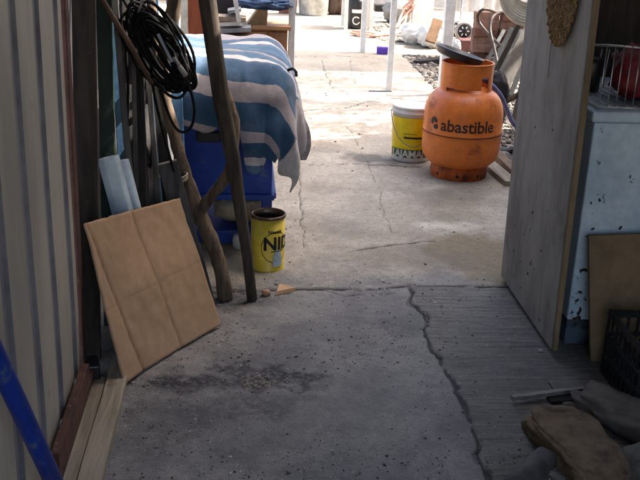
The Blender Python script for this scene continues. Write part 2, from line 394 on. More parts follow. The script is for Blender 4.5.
stuff(stones(170, cp2, .002, .0055, 8, .5).build('grit', cm, origin=(.7, 4, 0)), 'sparse pale and dark grit on the sunnier concrete path', 'debris')

# ------------------------------------------------------------------ materials for things
steel_sheet = worn('galvanised_sheet', (168, 162, 150), (146, 141, 132), scale=4, stretch=(1, 1, .25), rough=.55, metal=.1, bump=.12, dirt=(120, 108, 92), dlo=.6, dhi=.75, dscale=7)
rib_shade = worn('shaded_groove', (128, 128, 134), (104, 104, 112), scale=6, rough=.6, metal=.1, bump=.12)  # darker grey paints the shadow lines of the ribs into the grooves
rusty = worn('rusty_iron', (84, 54, 44), (60, 36, 30), scale=16, rough=.85, bump=.5, dirt=(120, 98, 84), dlo=.6, dhi=.68, dscale=22)
pale_wood = worn('pale_board', (158, 146, 128), (126, 114, 98), scale=5, stretch=(9, .6, 9), rough=.8, bump=.3, dirt=(96, 86, 74), dlo=.6, dhi=.7, dscale=9)
dark_wood = worn('weathered_dark_wood', (66, 58, 50), (46, 40, 36), scale=6, stretch=(6, 6, .6), rough=.9, bump=.6, dirt=(100, 92, 82), dlo=.62, dhi=.72)
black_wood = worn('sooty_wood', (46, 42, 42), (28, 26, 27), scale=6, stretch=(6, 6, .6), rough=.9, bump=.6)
grey_wood = worn('grey_lumber', (98, 94, 92), (64, 61, 62), scale=5, stretch=(6, 6, .6), rough=.85, bump=.5)
bark = worn('dry_bark', (122, 104, 86), (80, 66, 56), scale=10, stretch=(4, 4, .8), rough=.95, bump=.9, bscale=45, bdist=.008, dirt=(128, 112, 96), dlo=.62, dhi=.7)
bluep = worn('blue_plastic', (24, 68, 168), (18, 54, 142), scale=5, rough=.48, bump=.05, spec=.4, dirt=(92, 104, 130), dlo=.58, dhi=.68, dscale=16)
black_pl = worn('black_plastic', (24, 25, 28), (14, 15, 17), scale=12, rough=.45, bump=.1, spec=.5)
white_pt = worn('white_paint', (226, 226, 222), (206, 205, 200), scale=6, rough=.5, bump=.1, dirt=(150, 136, 120), dlo=.64, dhi=.7, dscale=18)

# ------------------------------------------------------------------ LEFT: corrugated gate
T = thing('corrugated_gate', (-.42, 1.4, 0), 'corrugated pale metal gate in a rusty frame along the left side', 'gate')
q = MB(); prof = []
y = -1.0; gr = []
ribs = [1.79+.2*k for k in range(-14, 3)]
pr = [(-1.06, 0, 0)]
for r0 in ribs:
    for dy, dx in ((-.030, 0), (-.020, -.007), (.020, -.007), (.030, 0)): pr.append((r0+dy, dx, 0))
pr.append((2.262, 0, 0))
zs = [.05+2.1*k/14 for k in range(15)]
vs = [Vector((-.42+dx+.003*mnoise.noise(Vector((yy*3, z*2, 0))), yy, z)) for z in zs for yy, dx, _ in pr]
n = len(pr)
for j in range(len(zs)-1):
    for i in range(n-1):
        q.cur = 0
        q.add([vs[j*n+i], vs[j*n+i+1], vs[(j+1)*n+i+1], vs[(j+1)*n+i]], [(0, 1, 2, 3)])
        if pr[i][1] < 0 or pr[i+1][1] < 0: q.m[-1] = 1
q.build('sheet', [steel_sheet, rib_shade], T)
q = MB(); q.box((-.424, 2.295, 1.08), (.024, .045, 2.15)); q.build('post', rusty, T, bevel=.003)
q = MB(); q.box((-.450, 2.375, 1.08), (.02, .10, 2.1)); q.build('back_stile', grey_wood, T, bevel=.003)
q = MB(); q.box((-.405, 1.2, .035), (.035, 2.15, .03)); q.build('bottom_rail', rusty, T, bevel=.003)
q = MB(); q.box((-.398, 1.995, .075), (.02, .42, .05)); q.build('cleat', rusty, T, bevel=.002)
# floor boards
for k, (xa, xb, h, y1, lab) in enumerate([(-.393, -.358, .018, 2.28, 'narrow pale board lying next to the rusty gate rail'), (-.355, -.303, .026, 2.36, 'wider pale board on the floor running under the cardboard corner')]):
    q = MB(); q.beam(((xa+xb)/2, 1.0, h/2+.002), ((xa+xb)/2, y1, h/2+.002), xb-xa, h, n=12, wob=.004)
    tag(q.build('floor_board', pale_wood, bevel=.002), lab, 'board', 'pale boards on the floor by the gate')
q = MB(); q.beam(at(-14, 316, 1.62), (-.335, 1.655, .012), .001, .001); pa, pb = Vector(q.v[0]), Vector((-.335, 1.655, .0))
pa = atX(-22, 318, -.395); q = MB(); q.tube([pa+(pa-pb)*.35, pa, pa.lerp(pb, .5), pb], .0175, 20)
T = thing('blue_pipe', pb, 'bright blue plastic pipe leaning at the bottom left corner', 'pipe'); q.build('pipe_wall', worn('deep_blue_pipe', (14, 48, 138), (10, 38, 116), scale=5, rough=.42, bump=.06, dirt=(64, 78, 112), dlo=.56, dhi=.62, dscale=30, stretch=(1, 1, .4)), T)
q = MB(); q.tube([pa+(pa-pb)*.35, pa+(pa-pb)*.42], .0172, 20); q.build('end_cap', black_pl, T)

# plank fence behind the junk
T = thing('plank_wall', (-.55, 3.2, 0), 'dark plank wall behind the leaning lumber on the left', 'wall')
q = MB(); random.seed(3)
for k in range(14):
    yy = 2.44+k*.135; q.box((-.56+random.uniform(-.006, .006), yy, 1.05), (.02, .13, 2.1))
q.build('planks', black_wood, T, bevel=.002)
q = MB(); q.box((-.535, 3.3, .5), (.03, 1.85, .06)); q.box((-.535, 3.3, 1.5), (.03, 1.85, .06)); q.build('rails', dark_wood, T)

def lean(p0, p1, Y0, Y1, z1=1.7, z0=0.0):
    a, b_ = at(*p0, Y0), at(*p1, Y1); d = a-b_
    top = b_+d*((z1-b_.z)/d.z); bot = b_+d*((z0-b_.z)/d.z); return top, bot
LUM = [  # top px, lower px, Y top, Y bottom, width, thickness, material, name, label
    ((84, 0), (88, 230), 2.52, 2.46, .060, .02, 'dark_wood', 'plank', 'wide dark brown plank standing next to the rusty gate post'),
    ((104, 0), (108, 165), 2.85, 2.75, .044, .02, 'green', 'plank', 'dark green painted plank standing left of the blue lath'),
    ((114, 30), (118, 98), 2.95, 2.90, .022, .014, 'cyan', 'lath', 'narrow light blue lath between the green plank and dark poles'),
    ((128, 0), (132, 160), 2.90, 2.75, .034, .024, 'grey_wood', 'pole', None),
    ((138, 20), (142, 175), 2.82, 2.70, .028, .022, 'black_wood', 'pole', None),
    ((120, 60), (131, 190), 2.72, 2.66, .018, .018, 'grey_wood', 'pole', None),
    ((143, 100), (152, 190), 2.92, 2.78, .030, .02, 'grey_wood', 'pole', None),
    ((126, 90), (146, 205), 2.98, 2.85, .026, .02, 'black_wood', 'pole', None),
    ((148, 0), (168, 200), 3.06, 2.90, .032, .02, 'black_wood', 'pole', None),
    ((122, 0), (126, 120), 3.02, 2.98, .014, .012, 'grey_wood', 'pole', None),
    ((133, 40), (137, 200), 2.74, 2.68, .013, .012, 'grey_wood', 'pole', None),
    ((141, 60), (148, 210), 2.76, 2.70, .012, .012, 'black_wood', 'pole', None),
    ((146, 40), (160, 215), 2.84, 2.74, .016, .014, 'grey_wood', 'pole', None),
    ((136, 0), (155, 180), 3.10, 2.96, .018, .014, 'grey_wood', 'pole', None),
    ((154, 60), (157, 165), 3.14, 3.05, .040, .012, 'cyan', 'board', 'pale blue board standing directly left of the forked branch'),
    ((145, 90), (149, 160), 3.18, 3.1, .030, .012, 'cyan2', 'board', 'darker blue board behind the hanging black cables'),
    ((172, 0), (176, 90), 3.22, 3.16, .038, .014, 'cyan', 'board', 'light blue board standing behind the blanketed pile'),
    ((152, 100), (182, 235), 2.80, 2.70, .055, .022, 'grey_wood', 'board', None),
]
cyan = worn('faded_blue_paint', (104, 146, 182), (74, 112, 150), scale=10, stretch=(3, 3, .5), rough=.6, dirt=(60, 66, 74), dlo=.55, dhi=.62)
cyan2 = worn('deep_blue_paint', (52, 92, 140), (40, 70, 112), scale=10, stretch=(3, 3, .5), rough=.6)
green = worn('dark_green_paint', (22, 44, 30), (14, 30, 22), scale=8, rough=.6)
MM = dict(dark_wood=dark_wood, black_wood=black_wood, grey_wood=grey_wood, green=green, cyan=cyan, cyan2=cyan2)
ORD = ['leftmost', 'second from left', 'third from left', 'fourth from left', 'fifth from left', 'middle', 'fifth from right', 'fourth from right', 'third from right', 'second from right', 'rightmost']
PX = sorted(l[0][0]*.5+l[1][0]*.5 for l in LUM if l[7] == 'pole')
for p0, p1, Y0, Y1, wd, th, mt, nm, lab in LUM[:-1]:
    if nm == 'pole': lab = '%s %s pole of the eleven dark poles bundled at the left wall' % (ORD[PX.index(p0[0]*.5+p1[0]*.5)], 'grey' if mt == 'grey_wood' else 'sooty black')
    a, b_ = lean(p0, p1, Y0, Y1, 1.35+random.random()*.5)
    q = MB(); q.beam(a, b_, wd, th, n=14, wob=.006 if nm == 'pole' else .002)
    tag(q.build(nm, MM[mt], bevel=.0015), lab, nm, 'dark poles bundled at the left wall' if nm == 'pole' else None)
# short brown stick crossing the top
q = MB(); a, b_ = at(97, -8, 2.6), at(152, 84, 2.66); q.tube([a+(a-b_)*.5, a, a.lerp(b_, .5)+Vector((.004, 0, 0)), b_], [.009, .008, .0075, .006], 8)
tag(q.build('stick', worn('brown_stick', (96, 72, 58), (66, 50, 42), stretch=(4, 4, 1))), 'thin brown stick slanting across the cables at the upper left', 'stick')
# grey plank leaning under the fork
a, b_ = at(168, 165, 2.78), at(206, 291, 2.78)
b_.z = 0.004; q = MB(); q.beam(a+(a-b_)*.02, b_, .062, .024, side=(1, .2, 0), n=10, wob=.003)
tag(q.build('leaning_plank', grey_wood, bevel=.002), 'dark grey plank leaning between the cardboard and the forked branch', 'plank')
# straight dark post
pts = [(203, -60), (207, 0), (214, 50), (221, 100), (233, 160), (240, 210), (247, 255), (252, 297)]
q = MB(); P = [at(x, y, 2.84-.0002*(300-y)) for x, y in pts]; P[-1].z = 0
rr = [.027, .027, .026, .0265, .0235, .020, .018, .0175]
q.tube(P, rr, 7, flat=.8); tag(q.build('timber_post', worn('charred_post', (84, 74, 64), (54, 48, 44), scale=9, stretch=(5, 5, .6), rough=.9, bump=.7)), 'straight dark timber post leaning in front of the striped blanket', 'post')
# forked branch
def rough_tube(q, pts, r, seg=12, sub=6, amp=.12):
    P = []; R = []
    for i in range(len(pts)-1):
        p0 = Vector(pts[max(i-1, 0)]); p1 = Vector(pts[i]); p2 = Vector(pts[i+1]); p3 = Vector(pts[min(i+2, len(pts)-1)])
        for k in range(sub):
            t_ = k/sub
            P.append(.5*((2*p1)+(p2-p0)*t_+(2*p0-5*p1+4*p2-p3)*t_*t_+(-p0+3*p1-3*p2+p3)*t_**3)); R.append((r[i]+(r[i+1]-r[i])*t_))
    P.append(Vector(pts[-1])); R.append(r[-1])
    o = len(q.v); q.tube(P, R, seg)
    for i in range(o, len(q.v)):
        c = P[min((i-o)//seg, len(P)-1)]; v = Vector(q.v[i]); d = v-c
        q.v[i] = tuple(c+d*(1+amp*2*mnoise.noise(v*22)+amp*mnoise.noise(v*60)))
    return P
T = thing('forked_branch', at(226, 296, 2.85), 'crooked barky forked branch standing between cardboard and dark post', 'branch')
q = MB(); P = [at(x, y, Y) for x, y, Y in [(226, 296, 2.85), (219, 262, 2.86), (207, 232, 2.87), (196, 208, 2.87), (187, 178, 2.88), (177, 145, 2.90), (168, 110, 2.92), (158, 60, 2.95), (150, 0, 3.0), (142, -60, 3.04)]]; P[0].z = 0
rough_tube(q, P, [.024, .023, .025, .028, .021, .020, .019, .018, .018, .018]); q.build('trunk', bark, T)
q = MB(); P = [at(x, y, Y) for x, y, Y in [(199, 212, 2.87), (211, 196, 2.85), (223, 182, 2.84), (231, 163, 2.84), (234, 145, 2.85), (235, 120, 2.88), (226, 92, 2.92), (213, 60, 2.97)]]
rough_tube(q, P, [.021, .018, .017, .017, .016, .014, .012, .010]); q.build('side_branch', bark, T)
q = MB(); P = [at(x, y, Y) for x, y, Y in [(160, 75, 2.93), (166, 45, 2.90), (173, 15, 2.88), (178, -25, 2.87)]]
rough_tube(q, P, [.020, .021, .022, .020]); q.build('side_branch', bark, T)
q = MB(); c = at(196, 238, 2.86)
for k in range(3): q.tube([c+Vector((-.03+.03*math.cos(a_), .034*math.sin(a_)-.0, -.0+k*.006+.15)) for a_ in np.linspace(0, 6.28, 17)[:-1]], .003, 6, closed=True)
# light rope tied round the poles
q = MB(); c = at(172, 180, 2.80)
for k in range(3): q.tube([Vector((c.x+.045*math.cos(a_), c.y+.05*math.sin(a_)+.03, c.z+.004*math.sin(a_*2+k)+k*.004)) for a_ in np.linspace(0, 2*math.pi, 25)[:-1]], .0028, 6, closed=True)
tag(q.build('tie_rope', worn('pale_rope', (150, 138, 118), (120, 108, 92), scale=60)), 'pale thin rope tied round the lumber beside the forked branch', 'rope')

# black cable coil
q = MB(); random.seed(21); c0 = at(160, 50, 2.74)
for k in range(24):
    a_ = rad(58+random.uniform(-9, 9)); L = random.uniform(.10, .140); W = random.uniform(.02, .055)
    cx = c0+Vector((random.uniform(-.02, .02), random.uniform(-.035, .035), random.uniform(-.015, .02)))
    ax = Vector((math.cos(a_), 0, -math.sin(a_))); ay = Vector((math.sin(a_), .25, math.cos(a_)))
    ph = random.random()*6; pts = []
    for i in range(40):
        u = 2*math.pi*i/40; pts.append(cx+ax*math.cos(u)*L+ay*math.sin(u)*W*(1+.15*math.sin(2*u+ph))+Vector((0, .012*math.sin(3*u+ph), 0)))
    q.tube(pts, .0044, 8, closed=True)
for k, cc in enumerate([[(160, 90), (172, 122), (182, 132), (192, 125), (194, 105), (186, 78), (178, 62)], [(118, -10), (140, 30), (158, 70), (172, 88), (184, 70), (182, 40), (166, 14)], [(150, 30), (152, 80), (160, 120), (168, 150), (174, 172)], [(133, 60), (137, 110), (144, 140), (150, 160)], [(124, 20), (128, 90), (127, 150), (131, 186), (134, 150), (140, 80)], [(146, 80), (143, 130), (150, 168), (153, 120)]]):
    pts = [at(x, y, 2.70+.02*k) for x, y in cc]; P = []
    rough_tube(q, pts, [.0042]*len(pts), 8, 6, 0)
T = thing('cable_coil', c0, 'tangled black cable coil hanging from the branches at upper left', 'cable')
q.build('cables', worn('black_rubber', (24, 24, 26), (15, 15, 17), scale=30, rough=.85, spec=.15), T)
q = MB(); q.tube([at(179, 66, 2.66), at(186, 76, 2.66)], .0075, 12); q.tube([at(174, 57, 2.66), at(179, 66, 2.66)], .004, 8); q.build('plug', worn('grey_plug', (136, 132, 132)), T)
q = MB(); q.beam(at(158, 34, 2.66), at(172, 62, 2.66), .008, .003, side=(1, .1, .3)); q.build('cable_tie', worn('silver_tie', (150, 160, 172)), T)

# cardboard
BL, BR = Vector((-.318, 2.262, .006)), Vector((-.070, 2.640, .004)); TL, TR = Vector((-.408, 2.345, .432)), Vector((-.200, 2.740, .378))
nrm = (BR-BL).cross(TL-BL).normalized()
cbm, t, b, ob_ = base('cardboard')
cc_ = mixc(t, ramp(t, noi(t, ob_, 5, 5, .6), [(.35, K(0)), (.65, K(1))]), lin((168, 138, 110)), lin((154, 126, 99)))
gn = noi(t, ob_, 60, 3, .6)
cc_ = mixc(t, .5, cc_, ramp(t, gn, [(.3, K(.8)), (.7, K(1.06))]), 'MULTIPLY')
cc_ = mixc(t, ramp(t, noi(t, ob_, 17, 6, .8), [(.66, K(0)), (.72, K(.7))]), cc_, lin((92, 66, 46)))
cr_ = N(t, 'ShaderNodeAttribute', attribute_name='crease').outputs['Fac']
cc_ = mixc(t, cr_, cc_, lin((110, 80, 56)))
t.links.new(cc_, b.inputs['Base Color']); b.inputs['Roughness'].default_value = .85
wv = N(t, 'ShaderNodeTexWave', i_Scale=70.0, i_Distortion=1.2); wv.bands_direction = 'Z'; t.links.new(ob_, wv.inputs['Vector'])
bn = N(t, 'ShaderNodeBump', i_Strength=.035, i_Distance=.002); t.links.new(wv.outputs[0], bn.inputs['Height']); t.links.new(bn.outputs[0], b.inputs['Normal'])
q = MB(); NU, NV = 66, 66; cr = []
def cardpt(u, v):
    p = BL.lerp(BR, u).lerp(TL.lerp(TR, u), v)
    u1 = .215-.19*v; u2 = .60-.12*v                                 # two vertical folds
    off = 0
    if u < u1: off += (u1-u)*.06
    if u > u2: off += (u-u2)*.03
    k = max(math.exp(-((u-u1)/.010)**2)*.9, math.exp(-((u-u2)/.009)**2)*.7, math.exp(-((v-.47-.04*u)/.008)**2)*.32)
    off -= k*.003; off += .006*mnoise.noise(Vector((u*3, v*3, 1)))+.002*mnoise.noise(Vector((u*12, v*12, 1)))
    e = .004*mnoise.noise(Vector((u*20, v*20, 5))) if (u in (0, 1) or v in (0, 1)) else 0
    cr.append(k); return p+nrm*off*(-1 if nrm.y > 0 else 1)*1.0+Vector((0, 0, e if v > 0 else 0))
vs = [cardpt(i/NU, j/NV) for j in range(NV+1) for i in range(NU+1)]
me2 = bpy.data.meshes.new('cardboard_sheet'); o0 = (BL+BR)/2; o0.z = 0
me2.from_pydata([v-o0 for v in vs], [], [(j*(NU+1)+i, j*(NU+1)+i+1, (j+1)*(NU+1)+i+1, (j+1)*(NU+1)+i) for j in range(NV) for i in range(NU)])
a = me2.attributes.new('crease', 'FLOAT', 'POINT'); a.data.foreach_set('value', cr); me2.materials.append(cbm)
for p_ in me2.polygons: p_.use_smooth = True
o = bpy.data.objects.new('cardboard_sheet', me2); COL.objects.link(o); o.location = o0
x = o.modifiers.new('s', 'SOLIDIFY'); x.thickness = .005; x.offset = 0
tag(o, 'brown creased cardboard sheet leaning on the lumber by the gate', 'cardboard')
# foam rolls behind it
foam = worn('pale_foam', (200, 216, 228), (170, 190, 204), scale=6, rough=.7, bump=.08)
for (a, b_), r_, lab in (((at(108, 157, 2.62), at(133, 250, 2.60)), .033, 'thicker pale blue foam roll sticking up behind the cardboard'), ((at(122, 160, 2.64), at(144, 245, 2.62)), .021, 'thinner pale foam strip just right of the thicker foam roll')):
    q = MB(); d = b_-a; b2 = b_+d*((.0-b_.z)/d.z if b_.z > 0 else 0)*.9
    q.tube([a, a.lerp(b2, .3), a.lerp(b2, .6), b2], r_, 6 if r_ > .025 else 5, flat=.55, up=(1, .3, 0)); o = q.build('foam_roll', foam, bevel=.003)
    tag(o, lab, 'foam roll')
q = MB(); c = g(100, 388); q.box((c.x-.03, c.y+.04, .03), (.05, .07, .06), Matrix.Rotation(.2, 3, 'Z'))
tag(q.build('small_box', black_pl, bevel=.004), 'small dark box in the gap under the cardboard corner', 'box')

# ------------------------------------------------------------------ blue plastic crate table + blanket
T = thing('blue_crate_stand', (-.05, 3.5, 0), 'bright blue plastic stand half hidden beneath the striped blanket', 'plastic stand')
q = MB()
x0, x1, y0, y1 = -.22, .112, 3.36, 3.86
q.box(((x0+x1)/2, y0, .33), (x1-x0, .014, .28)); q.box((x1-.007, (y0+y1)/2, .33), (.014, y1-y0, .28)); q.box((x0+.007, (y0+y1)/2, .33), (.014, y1-y0, .28)); q.box(((x0+x1)/2, y1, .33), (x1-x0, .014, .28))
q.build('side_panels', bluep, T, bevel=.004)
q = MB(); q.box(((x0+x1)/2, y0-.012, .195), (x1-x0+.02, .022, .022)); q.box((x1+.006, (y0+y1)/2, .195), (.022, y1-y0, .022)); q.build('rim', bluep, T, bevel=.004)
for xx, yy in ((x0+.02, y0+.015), (x1-.018, y0+.01), (x0+.02, y1-.02), (x1-.02, y1-.02)):
    q = MB(); q.box((xx, yy, .1), (.04, .035, .2)); q.build('leg', bluep, T, bevel=.005)
q = MB(); q.box(((x0+x1)/2, y0-.004, .035), (x1-x0, .02, .05)); q.box(((x0+x1)/2, (y0+y1)/2, .05), (x1-x0-.02, y1-y0-.04, .012)); q.build('lower_shelf', bluep, T, bevel=.004)
q = MB(); q.box(((x0+x1)/2, (y0+y1)/2, .54), (x1-x0-.01, y1-y0, .16)); q.build('upper_box', bluep, T, bevel=.02)
q = MB(); q.blob((-.01, 3.50, .115), (.20, .2, .10), amp=.08, seed=3); tag(q.build('plaster_bag', worn('dusty_bag', (196, 184, 160), (168, 156, 134), scale=12, rough=.9)), 'dusty beige bag stored on the blue stand lower shelf', 'bag')
q = MB(); q.lathe(Vector((.0, 3.33, 0)), [(.0, .0), (.032, .0), (.034, .03), (.03, .05), (0, .052)], 20); tag(q.build('white_cup', white_pt), 'small off-white cup on the floor under the blue stand', 'cup')
q = MB(); q.box((-.12, 3.335, .425), (.085, .03, .035)); tag(q.build('black_case', black_pl, bevel=.004), 'small black case wedged below the blanket hem at left', 'case')

clo, t, b, ob_ = base('striped_wool')
st = N(t, 'ShaderNodeAttribute', attribute_name='stripe').outputs['Fac']
wob = noi(t, ob_, 25, 3, .5); mm = N(t, 'ShaderNodeMath', operation='MULTIPLY_ADD'); t.links.new(wob, mm.inputs[0]); mm.inputs[1].default_value = .010; t.links.new(st, mm.inputs[2])
BLU, BL2, WHT, GRY = lin((44, 78, 108)), lin((66, 100, 130)), lin((196, 190, 190)), lin((156, 148, 154))
def sp(v): return (v+.8)/1.6
ST = [(-.8, GRY), (-.62, BLU), (-.50, WHT), (-.46, BL2), (-.33, BLU), (-.27, GRY), (-.20, BL2), (-.105, WHT), (-.045, BLU), (.065, GRY), (.135, BLU), (.245, GRY), (.285, BLU), (.34, WHT), (.37, BL2), (.45, GRY), (.50, BLU), (.60, WHT)]
cc_ = ramp(t, mm.outputs[0], [(0, ST[0][1])]+[(sp(v-.0), c) for v, c in ST[1:]], 'CONSTANT')
cc_ = mixc(t, .7, cc_, ramp(t, noi(t, ob_, 70, 4, .7), [(.3, K(.72)), (.7, K(1.1))]), 'MULTIPLY')
cc_ = mixc(t, ramp(t, noi(t, ob_, 9, 5, .7), [(.5, K(0)), (.8, K(.5))]), cc_, lin((120, 120, 130)))
t.links.new(cc_, b.inputs['Base Color']); b.inputs['Roughness'].default_value = .95
b.inputs['Sheen Weight'].default_value = .25
bn = N(t, 'ShaderNodeBump', i_Strength=.5, i_Distance=.003); t.links.new(noi(t, ob_, 260, 3, .7), bn.inputs['Height']); t.links.new(bn.outputs[0], b.inputs['Normal'])
sx, fy, zt = .074, 3.30, .705; s0, t0 = -.36, -.68
NU, NV = 130, 150; vs = []; stp = []; Rb = .12
for j in range(NV+1):
    for i in range(NU+1):
        u, v = i/NU, j/NV
        s_ = s0+(sx+.43-s0)*u
        kk = max(0, min(1, (s_+.015)/.035)); Lt = .29+.135*kk*kk*(3-2*kk)-.03*max(0, min(1, (s_-.08)/.1))+.015*math.sin(s_*40)+.02*mnoise.noise(Vector((s_*9, 0, 0)))
        t_ = t0+(Lt-t0)*v
        hem = .02*mnoise.noise(Vector((t_*8, 3, 0)))
        ds = max(0, s_-sx)*(1+hem); dt = max(0, t_)
        r = (ds**2.9+dt**2.9)**(1/2.9); th = math.atan2(dt, ds) if r > 0 else 0
        hill = .0035*mnoise.noise(Vector((s_*34+t_*9, t_*26, 4)))+.022*mnoise.noise(Vector((s_*4, t_*4, 2)))+.006*mnoise.noise(Vector((s_*14, t_*14, 2)))
        bx, by = min(s_, sx), fy-min(t_, 0)
        a_ = min(r/Rb, rad(84)); o_ = Rb*math.sin(a_); d_ = Rb*(1-math.cos(a_)); rest = max(0, r-Rb*rad(84))
        corner = math.sin(2*th) if ds > 0 and dt > 0 else 0
        fold = rest*(.10*math.sin(th*9+1)*corner+.16*math.sin(s_*30+.8)*(1 if ds == 0 else .3)*.8+.20*math.sin(t_*21+2)*(1 if dt == 0 else .35))
        o_ += rest*(.03-.02*(1-corner)*(1 if ds > 0 else 0))+fold*.75+.010*mnoise.noise(Vector((s_*8, t_*8, r*8)))*min(1, r*8)
        if ds > 0: o_ += .020*math.sin(min(1, rest/.26)*math.pi)*math.cos(th)
        d_ += rest*.96
        if r > 0: dx, dy = math.cos(th)*o_, -math.sin(th)*o_
        else: dx = dy = 0
        z = zt+hill*(1-min(1, rest*5))-d_ - .05*max(0, -.25-s_) - .012*max(0, -t_)
        vs.append(Vector((bx+dx, by+dy, z))); pale_k = max(0, min(1, (s_-sx-.225+.03*math.sin(t_*17)+.03*mnoise.noise(Vector((t_*9, 1, 0))))/.012))
        st_ = t_-.20*(s_+.25)+.012*math.sin(s_*16); stp.append(sp(st_*(1-pale_k)+.10*pale_k if pale_k < 1 else (.10 if t_ < .18 else .36)))
me3 = bpy.data.meshes.new('striped_blanket'); o0 = Vector((-.05, 3.5, .3))
me3.from_pydata([v-o0 for v in vs], [], [(j*(NU+1)+i, j*(NU+1)+i+1, (j+1)*(NU+1)+i+1, (j+1)*(NU+1)+i) for j in range(NV) for i in range(NU)])
a = me3.attributes.new('stripe', 'FLOAT', 'POINT'); a.data.foreach_set('value', stp); me3.materials.append(clo)
for p_ in me3.polygons: p_.use_smooth = True
o = bpy.data.objects.new('striped_blanket', me3); COL.objects.link(o); o.location = o0
x = o.modifiers.new('s', 'SOLIDIFY'); x.thickness = .006; x.offset = 0
tag(o, 'blue and off-white striped blanket draped over the blue stand', 'blanket')
q = MB(); a = at(288, 70, 3.36); q.tube([a, a+Vector((.018, -.01, .008)), a+Vector((.028, -.01, -.004)), a+Vector((.03, 0, -.02))], .006, 8)
tag(q.build('hook', black_pl), 'small dark hook poking out at the blanket upper right corner', 'hook')

# ------------------------------------------------------------------ milk powder tin
tc = Vector((.094, 3.135, 0)); tr = .0605; th_ = .205
T = thing('milk_tin', tc, 'open yellow milk powder tin standing on the concrete by the dark post', 'tin')
q = MB(); q.lathe(tc, [(0, .001), (tr, .001), (tr+.001, .005), (tr-.001, .008), (tr-.001, th_-.01), (tr-.0025, th_-.01), (tr-.0025, .01), (0, .01)], 56)
q.build('body', worn('yellow_tin', (216, 192, 72), (198, 172, 54), scale=9, rough=.38, bump=.05, dirt=(120, 104, 44), dlo=.64, dhi=.7), T)
q = MB(); q.lathe(tc, [(tr-.004, th_-.012), (tr+.0015, th_-.011), (tr+.0022, th_-.006), (tr+.0015, th_-.001), (tr-.001, th_), (tr-.006, th_-.002), (tr-.0062, th_-.02)], 56); q.build('rim', worn('tin_rim', (120, 104, 92), (84, 60, 48), scale=30, rough=.4, metal=.6), T)
q = MB(); q.lathe(tc, [(tr-.003, th_-.013), (tr-.0031, .012), (0, .0115)], 40); q.build('inside', worn('dark_inside', (34, 30, 30), (22, 20, 20), scale=20), T)  # inner wall and bottom of the tin coloured near black
def ang(p): return math.atan2(p.y-tc.y, p.x-tc.x)
fa = math.atan2(-tc.y, -tc.x)    # angle facing the camera side
def label(name, txt, size, a0, z0, mat, r, c, T, bold=0, spacing=1, shear=0):
    vs, fs = glyphs(txt, size, bold, spacing, shear); q = MB(); q.add(on_cyl(vs, c, r, a0, z0), fs); return q.build(name, mat, T, )
ink = worn('dark_ink', (26, 26, 34), (18, 18, 26), scale=30, rough=.45)
label('lettering', 'NID', .066, fa-.27, .086, ink, tr+.0012, tc, T, .0022)
label('lettering', 'Nestlé', .019, fa+.02, .146, ink, tr+.0012, tc, T, .0006)
q = MB()
ring = []
for k in range(60):
    a_ = 2*math.pi*k/60
    for rr_ in (.052, .0545): ring.append(Vector((rr_*math.cos(a_), rr_*math.sin(a_)*1.05, 0)))
q.add(on_cyl([v+Vector((0, 0, 0)) for v in ring], tc, tr+.0009, fa+.50, .094), [(2*k, 2*k+1, (2*k+3) % 120, (2*k+2) % 120) for k in range(60)]); q.build('emblem', ink, T)
q = MB(); gl = [Vector((x, y, 0)) for y in (0, .035, .062) for x in np.linspace(0, .038, 9)]
for i, v in enumerate(gl):
    if v.y > .05: v.x = .010+v.x*.5
q.add(on_cyl(gl, tc, tr+.0011, fa+.32, .022), [(j*9+i, j*9+i+1, j*9+10+i, j*9+9+i) for j in range(2) for i in range(8)]); q.build('glass_picture', worn('printed_milk', (186, 198, 206), (160, 176, 190), scale=40, rough=.4), T)
q = MB(); gl = [Vector((x, y, 0)) for y in (0, .0035) for x in np.linspace(0, .05, 12)]
q.add(on_cyl(gl, tc, tr+.0013, fa+.18, .078), [(i, i+1, 13+i, 12+i) for i in range(11)]); q.build('print_line', ink, T)
# chips
c = g(283, 294); q = MB(); M = Matrix.Rotation(.2, 3, 'Z')
q.prism([c+M @ Vector(p) for p in ((-.03, -.012, .002), (.045, .012, .002), (-.012, .02, .016), )], (0.004, 0.006, .012)); q.v = [tuple(Vector(v)) for v in q.v]
tag(q.build('wood_chip', worn('fresh_wood', (196, 158, 120), (176, 136, 100), scale=20), bevel=.001), 'triangular light wood chip on the floor near the yellow tin', 'wood chip')
c = g(266, 295); q = MB(); q.blob(c+Vector((0, 0, .008)), (.028, .022, .02), amp=.15, n1=14, n2=9); tag(q.build('pebble', worn('orange_pebble', (176, 138, 104), (140, 108, 84), scale=40)), 'small tan pebble between the post foot and the wood chip', 'pebble')

# ------------------------------------------------------------------ yellow bucket
bc = Vector((.866, 4.66, 0)); br = .105; bh = .284
T = thing('paint_bucket', bc, 'white plastic paint bucket with yellow label standing left of the orange cylinder', 'bucket')
wp = worn('white_bucket_plastic', (224, 222, 214), (206, 204, 196), scale=6, rough=.4, bump=.03)
q = MB(); q.lathe(bc, [(0, .002), (br-.012, .002), (br-.008, .012), (br, bh-.035), (br+.006, bh-.034), (br+.006, bh-.026), (br+.001, bh-.024), (br+.002, bh-.004), (br-.003, bh), (br-.006, bh-.004), (br-.018, .02), (0, .015)], 64); q.build('body', wp, T)
q = MB(); q.lathe(bc, [(br-.0068, .030), (br+.0010, bh-.052)], 64); q.build('label_wrap', worn('yellow_label', (236, 208, 20), (226, 196, 14), scale=5, rough=.35, bump=.02), T)
fb = math.atan2(-bc.y, -bc.x)
q = MB(); gl = [Vector((x, y, 0)) for y in (0, .043) for x in np.linspace(0, .24, 40)]
